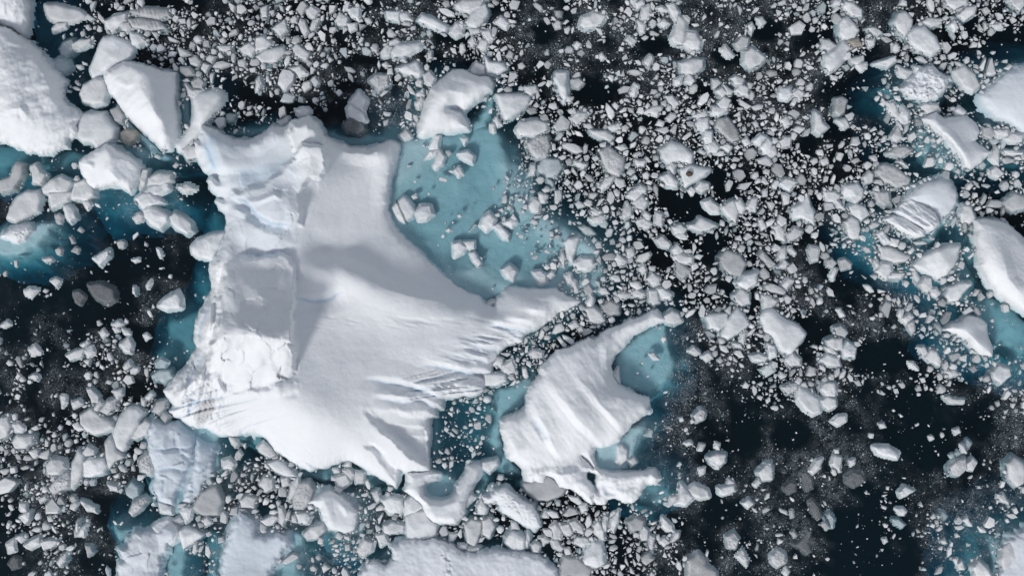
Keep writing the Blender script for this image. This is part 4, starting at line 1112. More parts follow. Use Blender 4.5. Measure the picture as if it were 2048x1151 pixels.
B n 200,410 260,400 305,440 270,460
B n 0,480 20,460 35,500 15,540 0,540
B n 325,480 350,460 375,490 360,515
B w 1375,340 1400,370 1480,380 1500,410 1450,440 1390,435 | smooth comma-shaped white floe directly above the white triangle
B n 1285,420 1320,378 1365,390 1370,440 1310,445
B r 685,480 720,450 790,450 790,510 740,540
B w 565,610 615,550 660,600 640,660 600,640
B w 550,650 570,630 640,680 655,720 620,730 560,695 | white shard in black water above the largest berg's spire
B d 525,750 560,710 620,720 650,770 610,800 540,780 | grey speckled clump in dark water above the largest berg's right shoulder
B n 130,730 190,700 190,730 150,750
B n 240,660 300,650 325,665 300,690 260,690
B n 1010,450 1040,430 1070,470 1050,510 1015,490
B n 960,560 1000,535 1005,570 970,580
B n 960,620 990,580 1000,600 975,650
B n 1330,280 1350,240 1390,250 1370,310
B n 1435,130 1470,100 1515,140 1500,170
B n 1360,190 1400,180 1420,230 1390,250
B n 100,170 170,120 185,180 150,215
B n 480,120 500,75 550,110 540,150 490,150
B n 320,170 340,120 380,110 350,180
B w 1040,880 1075,815 1100,820 1090,890 1050,900
B w 1010,955 1040,905 1090,900 1075,925
B w 1065,990 1100,905 1130,940 1115,985 1080,1010 | white shield-shaped piece at the top of the turquoise pool, lowest of a string of three
B w 1215,920 1270,905 1305,935 1295,975 1250,955 1225,940 | white curled lump in the upper middle of the turquoise pool
B w 1190,1020 1215,1000 1240,1040 1215,1060
B n 1230,830 1270,830 1250,868
B n 1410,790 1405,745 1430,740 1430,790
B n 860,810 900,780 930,820 890,840
B w 1425,720 1440,700 1470,745 1450,755
B n 760,385 780,375 795,390 780,405
B n 870,360 885,335 900,370
B n 1280,250 1300,225 1315,260 1295,280
B n 1285,175 1340,175 1340,195 1290,200
B n 1030,320 1050,305 1055,345 1035,360
B n 30,50 65,35 65,100 35,100
B n 1195,240
B n 800,250 840,232 860,250 800,275
B n 655,110 680,110 690,130 665,140
B n 860,85 900,80 930,120 880,115
F w 820,90 850,52 884,28 920,60 950,110 930,150 885,178 840,140 | white block crossed by a dark band near the left shore of the turquoise pool
F w 965,120 990,85 1040,85 1055,130 1020,160 980,165 | round white block right of the banded one in the turquoise pool
F w 1350,200 1370,150 1400,125 1430,160 1420,200 1380,228 | white bean-like block in the middle of the turquoise pool, above the bar
F w 1425,205 1455,190 1515,255 1510,280 1480,275 | white bar slanting down to the right in the turquoise pool
F w 1480,185 1535,165 1560,180 1535,205
F w 1185,310 1220,300 1255,330 1240,360 1190,385
F w 1245,300 1310,295 1305,335 1280,340
F w 1285,365 1310,362 1348,420 1335,445 1300,410 | white oval in the lower turquoise pool, upright and leaning left
F w 1475,465 1520,435 1560,470 1540,530 1500,510 | heart-shaped white piece in the lower turquoise pool
F n 935,25 960,8 965,30 945,38
F w 1365,1090 1490,1090 1500,1130 1440,1155 1380,1155 | white triangular block wedged at the tip of the largest berg's lowest long fin
F w 1420,1030 1450,990 1480,1000 1470,1050
F n 1480,1040 1535,1010 1550,1060 1535,1080 1490,1080
F s 1300,220 1325,195 1310,190 1280,230
F n 1210,140 1225,128 1232,145 1220,152
F n 1140,228 1155,215 1170,228 1155,238
F n 1380,670 1410,648 1440,660 1400,685
G w 320,300 335,280 400,270 395,310 370,380 360,420 330,380 | tall white tooth-shaped piece near the right rim of the turquoise pool
G w 385,430 420,395 480,400 485,435 450,465 400,465 | white round-cornered block below right of the tooth-shaped piece
G w 130,480 170,475 200,495 205,540 170,550
G w 205,500 240,475 255,495 235,520
G n 285,400 305,350 320,400 310,445
G w 320,500 350,485 360,530 340,548
G n 365,540 380,530 395,590 375,590
G w 450,660 475,620 490,640 480,685 455,680
G n 440,700 490,690 540,730 555,770 520,790 470,770
G g 545,680 590,655 640,680 640,720 590,730 550,710 | translucent grey dome with a bright chip on it, above the fluted berg's arm
G n 105,970 130,945 180,960 180,990 130,990
G w 615,400 635,370 685,415 670,440 630,425
G n 690,340 720,335 735,370 710,400 692,390
G n 760,460 790,430 805,470 785,488
G n 810,520 840,485 885,510 885,550 850,565
G w 870,580 900,575 960,610 950,638 905,635
G n 820,590 870,590 880,660 850,675 825,650
G n 720,600 750,585 800,610 780,628 730,625
G n 630,615 670,600 705,615 670,635
G n 865,285 900,265 950,310 940,335 890,320
G w 960,345 990,312 1025,350 1010,370 970,370
G n 975,385 1000,370 1080,390 1075,420 1000,420
G g 985,480 995,415 1070,475 1020,515 | grey translucent triangle among packed rubble right of centre
G n 1055,200 1100,190 1130,155 1225,200 1200,215 1130,235
G n 965,210 1010,195 1045,220 1030,250 980,245
G n 1150,60 1190,45 1240,90 1235,120 1200,120 1160,85
G n 1260,90 1330,50 1355,110 1340,180 1290,140
G n 1340,60 1370,45 1395,90 1380,125 1350,100
G n 1410,90 1440,40 1470,40 1460,110 1430,115
G g 1250,390 1290,350 1370,380 1400,430 1370,495 1310,490 1270,450 | glassy ring-like half-sunk floe right of centre
G w 1355,540 1390,500 1470,480 1465,540 1410,580 1365,560 | bright triangular white block right of centre below the glassy ring-like floe
G n 1335,620 1370,585 1420,610 1425,660 1380,680 1345,650
G w 1165,750 1180,730 1290,730 1290,780 1240,825 1190,810 | white bowl-shaped floe right of the fluted berg's arm
G w 1255,860 1290,770 1350,695 1390,740 1420,790 1360,840 1300,875 | white tall ridge-backed floe right beside the bowl-shaped one
G n 910,745 960,710 1000,730 1015,770 970,790 930,780
G n 660,140 690,65 715,100 715,135 670,165
G n 470,115 500,105 540,120 500,140
G n 470,160 530,140 560,150 540,175 485,185
G n 735,60 780,25 810,60 790,100 750,95
G n 690,20 720,-10 790,-5 740,50
G n 755,170 790,160 835,190 820,215 770,205
G n 861,190 870,125 900,130 900,195
G n 105,80 130,40 165,60 160,120 120,110
G n 165,10 210,20 195,60 170,60
G n 1480,170 1500,160 1525,210 1500,225
G n 1435,980 1480,970 1530,990 1515,1015 1450,1010
G n 1320,905 1370,910 1380,935 1350,930
G w 825,970 850,965 880,1000 850,1003 | small white chip in the turquoise pocket enclosed by the fluted berg
G w 605,1100 637,1050 645,1145 | white spike on the inner shore of the fluted berg
G n 1060,950 1090,930 1125,960 1100,970
G n 345,795 380,775 395,800 360,815
G n 395,820 415,800 430,830 405,840
G n 1400,835 1380,850 1370,890 1390,900
G n 1140,985 1180,960 1200,990 1170,1010
G n 1180,0
"""
def poly_area(P):
    x, y = P[:, 0], P[:, 1]
    return 0.5 * abs(np.dot(x, np.roll(y, 1)) - np.dot(y, np.roll(x, 1)))
floes = []
for line in TRACED.strip().splitlines():
    body, _, lab = line.partition('|')
    tk = body.split()
    if len(tk) < 5: continue
    ox, oy = TILE[tk[0]]
    P = np.array([[ox + float(a.split(',')[0]) / 2.998, oy + float(a.split(',')[1]) / 2.998] for a in tk[2:]])
    c = P.mean(0)
    P = c + (P - c) * 1.04
    a = poly_area(P)
    if a < 12: continue
    floes.append(dict(P=P, c=c, style=tk[1], label=lab.strip(), area=a))
floes.sort(key=lambda f: -f['area'])

STY = {  # height factor, tone, sink, material
 'w': (0.85, 0.88, 0.0, M_ICE), 'n': (0.6, 0.76, 0.0, M_ICE), 'g': (0.35, 0.44, 0.05, M_ICE), 's': (0.5, 0.66, 0.9, M_ICE),
 'r': (0.7, 0.58, 0.0, M_ICE), 'd': (0.15, 0.5, 0.0, M_DARK), 'b': (0.9, 0.5, 0.0, M_ROCKY), 't': (0.6, 0.52, 0.0, M_ICE)}

def floe_mesh(P, style, seed, nres=26):
    r = random.Random(seed)
    hf, tone, sink, mat = STY[style]
    ext = P.max(0) - P.min(0); L = max(ext); A = poly_area(P)
    R = math.sqrt(A / math.pi)                          # picture units
    s = max(L / nres, 0.7)
    m = max(2.6 * s, min(R * 0.55, 9))
    X, Y = mkgrid(P[:, 0].min() - m, P[:, 0].max() + m, P[:, 1].min() - m, P[:, 1].max() + m, s)
    wa = min(1.3, 0.04 * R + 0.2)
    wx = X + wa * fbm(X, Y, R * 0.7 + 2, 3, seed); wy = Y + wa * fbm(X, Y, R * 0.7 + 2, 3, seed + 31.3)
    d = sdist(P, wx, wy)
    H = hf * (0.16 + 0.042 * R) * r.uniform(0.7, 1.25)    # metres
    c = P.mean(0)
    top = np.full(X.shape, 9.0)
    nf = r.choice((2, 3, 3, 4))
    a0 = r.uniform(0, 6.28)
    for k in range(nf):
        a = a0 + k * 6.28 / nf + r.uniform(-0.5, 0.5)
        sl = r.uniform(0.25, 0.85) * H / R * (0.5 if style in 'gsd' else 1.0)
        off = r.uniform(-0.25, 0.5) * R
        u = (X - c[0]) * math.cos(a) + (Y - c[1]) * math.sin(a)
        top = np.minimum(top, H - sl * np.maximum(u + off, 0) * 1.0 + (0.15 * sl * np.minimum(u, 0)))
    top = np.maximum(top, 0.18 * H)
    top = top + H * 0.15 * fbm(X, Y, R * 0.9 + 2, 4, seed + 3) + H * 0.06 * fbm(X, Y, 4, 2, seed + 6)
    if style == 'r': top = top + H * 0.45 * np.abs(fbm(X, Y, 6, 3, seed + 8)) - 0.1 * H
    if style == 't':
        a = math.atan2(ext[1], ext[0])
        top = top + H * 0.30 * np.sin(((X - c[0]) * math.cos(a) + (Y - c[1]) * math.sin(a)) * 1.3 + 2 * fbm(X, Y, 20, 2, seed))
    top = np.maximum(top, 0.1 * H)
    e = max(0.6, 0.07 * R)
    E = 1 - np.exp(-np.maximum(d, 0) / e)
    out = r.uniform(0.10, 0.30)
    Z = np.where(d > 0, top * E + 0.02, d * out * (1 + 0.5 * fbm(X, Y, R + 3, 2, seed + 9)))
    Z = Z - sink
    keep = d > -m * 0.95
    org = w2(c[0], c[1])
    V, F, used = grid_arrays(X, Y, Z, keep, org)
    t = np.full(len(V), tone + r.uniform(-0.08, 0.08)) + 0.12 * fbm(X[used], Y[used], R + 2, 3, seed + 12)
    if abs(c[0] - 807) < 8 and abs(c[1] - 417) < 12:      # the dark band across one block
        dd = pdist([(792, 400), (812, 444)], X[used], Y[used])[0]
        t = np.where(dd < 2.2, 0.05, t)
    blue = np.full(len(V), 0.06 if style in 'ws' else 0.0)
    return V, F, {'tone': np.clip(t, 0, 1), 'blue': blue}, mat, org

# ------------------------------------------------------------------ occupancy of the water by bergs and floes (2600 x 1500 cells round the frame)
OX, OY, OW, OH = -160, -130, 2370, 1410
occ = np.zeros((OH, OW), bool)
def stamp(P, grow=0.0):
    x0, y0 = np.floor(P.min(0) - grow - 1).astype(int); x1, y1 = np.ceil(P.max(0) + grow + 1).astype(int)
    x0 = max(x0, OX); y0 = max(y0, OY); x1 = min(x1, OX + OW - 1); y1 = min(y1, OY + OH - 1)
    if x1 <= x0 or y1 <= y0: return
    X, Y = np.meshgrid(np.arange(x0, x1), np.arange(y0, y1))
    occ[y0 - OY:y1 - OY, x0 - OX:x1 - OX] |= sdist(P, X, Y) > -grow
for p in BERG_POLYS: stamp(np.asarray(p, float), 1.5)
occ_hole = sdist(RH, *np.meshgrid(np.arange(1160, 1210), np.arange(935, 995))) > 2
occ[935 - OY:995 - OY, 1160 - OX:1210 - OX] &= ~occ_hole
for f in floes: stamp(f['P'], 0.3)

BR = """1136576888864476454663444653788885
0034677888855577453454245665576333
0043248888634726644654566553786666
0033358545535605776678887545885333
0024365110012213788888888667758777
3332320000000123688887788878875777
4211320000001112577874368878755577
2111121000000122335967887757867000
1111220000000012234888576443683000
2122220000000000157877887325765555
2234310000000000165023788363472111
4435510000000005620012278654467444
3256600000000065100022124422233555
4466330120000162000123112212221222
7654226773431342000122122321232444
6743437886365146488544232323223333
4443137564575488588842223212243333
2433223343661000378863233311244333"""
SL = """0014333333257623667756765347332222
0013256543377523677646765444232111
0021123565475261255665665655442222
0012121232457302334522345654322000
0014121000141212322343223433211111
3423240000000113421222232222321222
4344440000001223223211222323124444
3333332000000222212122233463211000
2234430000000022211222335644331000
2233540000000001001223335556531111
5445540000000000111047433156552222
5435530000000001220058733555655666
5454400000000011100058623563334666
4444310110000111000277346642323666
5655424542222111000466367774244666
4675444434643022111236376653366555
2574223666653212211243756622366555
2543234656741000211354554411355333"""
def gridmap(txt):
    rows = []
    for r in txt.split():
        rows.append([int(ch) for ch in r[:32]])
    return np.array(rows, float) / 9.0
BRG = gridmap(BR); SLG = gridmap(SL)
def samp(G, x, y):
    gx = np.clip(x / 64 - 0.5, 0, 30.999); gy = np.clip(y / 64 - 0.5, 0, 16.999)
    ix = gx.astype(int); iy = gy.astype(int); fx = gx - ix; fy = gy - iy
    return (G[iy, ix] * (1 - fx) + G[iy, ix + 1] * fx) * (1 - fy) + (G[iy + 1, ix] * (1 - fx) + G[iy + 1, ix + 1] * fx) * fy
HOLES = [(560,205,95,13,12),(470,172,50,13,22),(690,215,38,22,0),(700,175,36,12,0),(722,120,44,14,0),(1195,185,52,26,0),(1172,279,32,13,12),(1300,242,22,12,-25),(1315,85,38,14,0),
 (1455,112,38,16,0),(1370,415,48,28,10),(1730,150,45,20,-20),(1725,212,38,24,0),(1690,266,20,10,0),(1615,287,22,20,0),(2012,98,40,24,0),(1835,330,36,18,20),(1310,505,13,34,-28),
 (1420,508,18,28,0),(1455,578,14,9,0),(1695,545,50,38,20),(1608,662,30,34,20),(1770,712,80,38,-10),(1530,60,40,26,0),(1237,1088,7,38,-6),(1440,1025,32,24,0),(200,600,75,60,0),
 (240,530,70,30,0),(900,75,36,14,10),(1330,385,18,10,0),(1400,455,14,9,0),(1090,75,24,18,0),(1085,55,30,12,0),(940,990,1,1,0),(1580,870,40,40,0),(1490,860,30,60,-20),(1700,1050,60,40,0),
 (1150,460,20,10,0),(1165,505,10,18,0),(1190,520,8,26,-20),(1030,900,20,14,0),(755,820,1,1,0),(600,1075,26,22,0),(1400,400,20,14,0),(1648,470,14,22,0),(240,1010,60,24,0),(1830,810,40,40,0),
 (1870,900,40,50,0),(300,680,60,30,0),(620,958,45,14,-10),(575,880,20,20,30),(890,960,20,10,0)]
def density(G, x, y, nz=0.55, holes=True):
    d = samp(G, x, y)
    d = d + nz * 0.5 * fbm(x, y, 52, 3, 4.4) * (0.25 + d)
    if holes:
        for (cx, cy, rx, ry, an) in HOLES:
            a = math.radians(an); u = (x - cx) * math.cos(a) + (y - cy) * math.sin(a); v = -(x - cx) * math.sin(a) + (y - cy) * math.cos(a)
            q = np.sqrt((u / rx) ** 2 + (v / ry) ** 2) + 0.28 * fbm(x, y, 18, 2, 2.2)
            d = np.where(q < 1.0, -0.15, d)
    return d

_gy_, _gx_ = np.mgrid[OY:OY + OH:2, OX:OX + OW:2]
def clumped(G, expo, width, seed, sc=34):
    """turn a coverage map into clumps: the share of the area that is covered follows the map"""
    x = _gx_.astype(float); y = _gy_.astype(float)
    n = fbm(x, y, sc, 5, seed, 0.62) + 0.5 * fbm(x, y, 95, 2, seed + 3)
    u = np.interp(n, np.quantile(n, np.linspace(0, 1, 41)), np.linspace(0, 1, 41))
    dd = density(G, x, y, nz=0.25)
    soft = np.clip(dd / 0.55, 0.10, 1.0) ** 1.2
    return soft * np.clip((np.where(dd < 0, -0.6, np.clip(dd, 0, 1) ** expo) - u) / width + 0.5, 0, 1)
DB = clumped(BRG, 1.5, 0.2, 4.4)
DSL = clumped(SLG, 1.15, 0.9, 9.7, 60)
POOLS = [[(790,290),(850,270),(960,200),(1000,240),(1010,300),(1050,350),(1050,410),(1090,450),(1100,590),(980,600),(860,530),(780,440)],
 [(1335,640),(1230,700),(1225,760),(1300,790),(1340,730)], [(990,740),(1060,700),(1050,800),(1000,830),(1000,900),(1030,940),(985,930)],
 [(1190,880),(1260,860),(1270,920),(1195,935)], [(2048,620),(1990,600),(1985,660),(2060,700)], [(310,640),(400,620),(380,710),(320,740)], [(430,255),(550,240),(540,270),(450,275)]]
pm = np.zeros(DB.shape)
for pl in POOLS: pm = np.maximum(pm, sm(sdist(pl, _gx_.astype(float), _gy_.astype(float)) / 30 + 0.5))
DSL = DSL * (1 - 0.97 * pm); DB = DB * (1 - 0.7 * pm)
for pl, v in (([(990,765),(1005,700),(1080,655),(1170,612),(1240,640),(1180,672),(1080,730),(1030,775)], 0.95), ([(885,800),(985,765),(1005,790),(960,930),(870,930),(865,870)], 0.50),
              ([(1000,330),(1080,360),(1110,440),(1210,480),(1230,600),(1130,590),(1060,520),(990,420)], 0.50), ([(430,180),(560,230),(560,250),(470,270),(420,240)], 0.5)):
    bm_ = sm(sdist(pl, _gx_.astype(float), _gy_.astype(float)) / 24 + 0.5)
    DB = np.maximum(DB, bm_ * v * np.clip(0.75 + 0.5 * fbm(_gx_.astype(float), _gy_.astype(float), 24, 3, 2.1), 0, 1.1))


def rand_convex(r, rs):
    """angular convex outline of mean radius r in picture units"""
    n = rs.randint(4, 7) + (1 if r > 6 else 0)
    a = sorted([rs.uniform(0, 6.283) for _ in range(n)])
    a = [i * 6.283 / n + rs.uniform(-0.36, 0.36) * 6.283 / n * 1.5 for i in range(n)]
    el = rs.choice((1, 1.15, 1.35, 1.7, 2.2)); th = rs.uniform(0, 3.14)
    ct, st = math.cos(th), math.sin(th); pts = []
    for q in a:
        rr = r * rs.uniform(0.82, 1.12)
        u = rr * math.cos(q) * math.sqrt(el); v = rr * math.sin(q) / math.sqrt(el)
        pts.append((u * ct - v * st, u * st + v * ct))
    return np.array(pts)

def fill():
    rs = random.Random(11)
    pieces = []
    classes = [(20, 70), (16, 220), (13, 700), (10.5, 1800), (8.5, 4200), (6.8, 9000), (5.4, 18000), (4.2, 34000), (3.2, 60000), (2.4, 80000), (1.8, 70000)]
    for r0, ntry in classes:
        tx = rng.uniform(OX + 30, OX + OW - 30, ntry); ty = rng.uniform(OY + 30, OY + OH - 30, ntry); tr = rng.random(ntry)
        dn = DB[((ty - OY) / 2).astype(int), ((tx - OX) / 2).astype(int)]
        # big pieces only in the packed fields, small ones anywhere that has ice
        th_ = 0.75 if r0 > 12 else 0.55 if r0 > 7 else 0.3
        p = np.clip((dn - th_) * 3.0, 0, 1) * (0.8 if r0 > 4.5 else 0.55) + (0.006 if r0 < 8 else 0.0)
        for i in np.nonzero(tr < p)[0]:
            x, y = tx[i], ty[i]
            if occ[int(y) - OY, int(x) - OX]: continue
            r = r0 * rs.uniform(0.8, 1.15)
            P = rand_convex(r, rs)
            x0, y0 = int(x + P[:, 0].min()) - 1, int(y + P[:, 1].min()) - 1
            x1, y1 = int(x + P[:, 0].max()) + 2, int(y + P[:, 1].max()) + 2
            if x0 < OX or y0 < OY or x1 >= OX + OW or y1 >= OY + OH: continue
            gx = np.arange(x0, x1) - x; gy = (np.arange(y0, y1) - y)[:, None]
            msk = np.ones((y1 - y0, x1 - x0), bool)
            Q = np.roll(P, -1, axis=0); g = 0.8 + 0.04 * r
            for (ax, ay), (bx, by) in zip(P, Q):
                ex, ey = bx - ax, by - ay; ln = math.hypot(ex, ey) + 1e-9
                msk &= ((gx - ax) * ey - (gy - ay) * ex) / ln < g
            sub = occ[y0 - OY:y1 - OY, x0 - OX:x1 - OX]
            if (sub & msk).sum() > 0.03 * msk.sum(): continue
            sub |= msk
            pieces.append((x, y, r, P))
    return pieces
PIECES = fill()

def ring_piece(x, y, r, P, rs, tone=None, sink=0.0):
    """one small faceted chunk: skirt under water, waterline, raised top"""
    n = len(P)
    h = (0.07 + 0.028 * r) * rs.uniform(0.5, 1.4)
    tx, ty = rs.uniform(-1, 1) * h * 0.55 / r, rs.uniform(-1, 1) * h * 0.55 / r
    sc = rs.uniform(0.6, 0.93); ox, oy = rs.uniform(-0.14, 0.14) * r, rs.uniform(-0.14, 0.14) * r
    sk = rs.uniform(1.08, 1.35)
    V = []
    for k, z0 in ((sk, -0.07 * r - 0.08), (1.0, 0.02), (sc, None)):
        for q in P:
            if z0 is None:
                px, py = q[0] * k + ox, q[1] * k + oy
                V.append((px, py, max(h + tx * px + ty * py, 0.3 * h)))
            else: V.append((q[0] * k, q[1] * k, z0))
    V.append((ox, oy, h * rs.uniform(0.95, 1.35)))
    F = []
    for k in range(2):
        for i in range(n):
            a = k * n + i; b = k * n + (i + 1) % n
            F.append((a, b, b + n)); F.append((a, b + n, a + n))
    for i in range(n): F.append((2 * n + i, 2 * n + (i + 1) % n, 3 * n))
    V = np.array(V); V[:, 2] -= sink
    wx, wy = w2(x + V[:, 0], y + V[:, 1], np.maximum(V[:, 2], 0))
    return np.stack([wx, wy, V[:, 2]], 1), np.array(F)[:, ::-1], (rs.betavariate(2.6, 1.3) * 0.74 + 0.18 if tone is None else tone)

def join(name, parts, mat, smooth=False):
    n = 0; VV = []; FF = []; TT = []
    for V, F, t in parts:
        VV.append(V); FF.append(F + n); n += len(V); TT.append(np.full(len(V), t) if np.isscalar(t) else t)
    return make_mesh(name, np.concatenate(VV), np.concatenate(FF), mat, {'tone': np.concatenate(TT)}, smooth)

# ------------------------------------------------------------------ which chunks are things of their own: the 300 that show largest
def in_view(c, m=0): return -m < c[0] < 2048 + m and -m < c[1] < 1151 + m
cands = [('traced', f['area'], f) for f in floes if in_view(f['c'], 8)]
named = [c for c in cands if c[2]['label']]
rest = sorted([c for c in cands if not c[2]['label']], key=lambda c: -c[1])
chosen = named + rest[:300 - len(named)]
chosen.sort(key=lambda c: -c[1])
chosen_ids = {id(c[2]) for c in chosen}
BIGP = sorted([p for p in PIECES if in_view(p[:2])], key=lambda p: -poly_area(p[3]))

LM = [('the tower of the largest berg', 520, 610), ('the spire of the largest berg', 612, 262), ('the southern bulge of the largest berg', 630, 900), ('the finger fins of the largest berg', 960, 720),
 ('the fluted berg', 1150, 850), ("the fluted berg's raised arm", 1300, 640), ("the fluted berg's lower right tip", 1310, 955), ('the curled berg', 890, 1010), ('the hooked berg', 895, 200), ('the turquoise pool', 940, 400),
 ('the left edge berg', 70, 190), ('the top left corner berg', 20, 20), ('the angular berg with a shaded right face', 290, 215), ('the faceted berg', 220, 335), ('the cracked pale blue berg', 360, 930),
 ('the half-sunken ledged berg', 300, 1100), ('the smooth pale blue berg', 505, 1110), ('the wide bottom floe', 930, 1125), ('the crescent-edged berg', 2000, 520), ('the low dome at the right edge', 2020, 195),
 ('the notched shell-shaped berg', 1925, 285), ('the striated ledges', 1830, 440), ('the swan-shaped berg', 1945, 675), ('the lumpy slanting floe', 1030, 1015), ('the blurred faceted berg', 665, 1025),
 ('the oval floe on the left edge', 40, 470), ('the rubble-topped block', 1855, 168), ('the stone-bearing wedge', 1385, 350), ('the white triangle', 1025, 210), ('the large flat slab', 1565, 660),
 ('the bowl-shaped floe', 1434, 642), ('the tall hammer-shaped piece', 1122, 170), ('the caterpillar-like floe', 1455, 262), ('the glassy ring-like floe', 1465, 525), ('the dark T-shaped pancake', 1608, 1085),
 ('the bone-shaped piece', 1772, 902), ('the twisted paddle-shaped floe', 255, 858), ('the jagged stacked cluster', 315, 425), ('the star-cornered floe', 1605, 425), ('the long white bar near the top edge', 865, 45),
 ('the white diamond in open water', 203, 515), ('the stick of level ice', 1910, 800), ('the bottom right corner', 2048, 1151), ('the top right corner', 2048, 0), ('the bottom left corner', 0, 1151),
 ('the round speckled pancake', 28, 1127), ('the streaked block at the bottom edge', 1400, 1135), ('the double-ended slanting floe', 1675, 113), ('the two long glassy slabs', 300, 38), ('the pear-shaped floe', 2032, 945),
 ('the tongue-shaped floe', 1618, 800), ('the white crescent', 180, 1010)]
DIRS = ['right of', 'below right of', 'directly below', 'below left of', 'left of', 'above left of', 'directly above', 'above right of']
ORD = ['', 'second ', 'third ', 'fourth ', 'fifth ', 'sixth ', 'seventh ', 'eighth ', 'ninth ', 'tenth ']
def shape_words(P, style):
    c = P.mean(0); Q = P - c
    w, v = np.linalg.eigh(Q.T @ Q)
    asp = math.sqrt(w[1] / max(w[0], 1e-6)); ang = math.degrees(math.atan2(-v[1, 1], v[0, 1])) % 180
    form = 'triangular' if len(P) == 3 else 'four-sided' if len(P) == 4 else 'blocky'
    if asp > 2.0: form = 'narrow'
    elif asp > 1.45: form = 'oblong'
    ori = ''
    if asp > 1.45: ori = ' lying level' if (ang < 20 or ang > 160) else ' slanting up rightwards' if ang < 70 else ' set upright' if ang < 110 else ' slanting up leftwards'
    tone = {'w': 'white', 'n': 'grey-white', 'g': 'translucent grey', 's': 'blurred sunken', 'r': 'rough speckled', 'd': 'dark speckled', 'b': 'brown-stained', 't': 'streaked glassy'}[style]
    return tone, form, ori
def auto_labels(items):
    groups = {}
    for it in items:
        P, st, c = it['P'], it['style'], it['c']
        lm = min(LM, key=lambda l: math.hypot(l[1] - c[0], l[2] - c[1]))
        k = int(round(math.degrees(math.atan2(c[1] - lm[2], c[0] - lm[1])) / 45.0)) % 8
        tone, form, ori = shape_words(P, st)
        noun = 'pancake' if st == 'd' else 'chunk'
        it['bits'] = (tone, form, ori, noun, DIRS[k], lm[0]); it['dist'] = math.hypot(lm[1] - c[0], lm[2] - c[1])
        groups.setdefault((tone, form, noun, DIRS[k], lm[0]), []).append(it)
    for key, g in groups.items():
        g.sort(key=lambda i: i['dist'])
        for n, it in enumerate(g):
            tone, form, ori, noun, dr, lm = it['bits']
            pre = '' if len(g) == 1 else (ORD[n] + 'nearest ' if n < 10 else 'farther ')
            lab = f"{pre}{tone} {form} ice {noun}{ori} {dr} {lm}"
            if len(lab.split()) > 16: lab = f"{pre}{tone} {form} ice {noun} {dr} {lm}"
            if len(lab.split()) > 16: lab = lab.replace(' with a shaded right face', '')
            if len(lab.split()) > 16: lab = lab.replace(' of the largest berg', '')
            it['label'] = lab

selected = [c[2] for c in chosen]
need = [f for f in selected if not f['label']]
auto_labels(need)
seen = {}
for i, f in enumerate(selected):
    V, F, at, mat, org = floe_mesh(f['P'], f['style'], 100.5 + i * 1.37)
    o = link('sodden_ice_pancake' if f['style'] == 'd' else 'ice_floe', make_mesh('ice_floe', V, F, mat, at, smooth=(f['area'] > 500)))
    o.location = (float(org[0]), float(org[1]), 0)
    tag(o, f['label'], 'ice pancake' if f['style'] == 'd' else 'ice floe', 'dark granular ice pancakes' if f['style'] == 'd' else 'loose ice floes')

# the small stone on the wedge
bm_r = np.random.default_rng(5)
th = np.linspace(0, 2 * math.pi, 9)[:-1]
V = [(0.85 * math.cos(t) * bm_r.uniform(.7, 1.1), 0.6 * math.sin(t) * bm_r.uniform(.7, 1.1), 0.0) for t in th] + \
    [(0.5 * math.cos(t) * bm_r.uniform(.7, 1.1), 0.35 * math.sin(t) * bm_r.uniform(.7, 1.1), 0.55) for t in th] + [(0.1, 0, 0.75)]
F = [(a, (a + 1) % 8, 8 + (a + 1) % 8) for a in range(8)] + [(a, 8 + (a + 1) % 8, 8 + a) for a in range(8)] + [(8 + a, 8 + (a + 1) % 8, 16) for a in range(8)]
st = link('stone', make_mesh('stone', np.array(V), np.array(F), M_STONE, {'tone': np.full(17, 0.4)}, False))
sx, sy = w2(1376.5, 348)
st.location = (float(sx), float(sy), 1.0)
tag(st, 'small dark brown stone lying on the white wedge-shaped floe', 'stone')

# everything smaller: one drift of brash ice
rs = random.Random(5)
parts = []
for f in floes:
    if id(f) in chosen_ids: continue
    V, F, at, mat, org = floe_mesh(f['P'], f['style'] if f['style'] != 'd' else 'g', random.Random(int(f['area'] * 10)).uniform(0, 900), nres=9)
    V = V + np.array([float(org[0]), float(org[1]), 0])
    F3 = np.concatenate([F[:, [0, 1, 2]], F[:, [0, 2, 3]]])
    parts.append((V, F3, at['tone']))
for (x, y, r, P) in PIECES:
    sink = 0.0
    if rs.random() < 0.24: sink = rs.uniform(0.06, 0.9)
    parts.append(ring_piece(x, y, r, P, rs, sink=sink))
tag(link('brash_ice', join('brash_ice', parts, M_ICE)), 'loose brash of small angular ice chunks packed between the floes and bergs', 'brash ice', kind='stuff')

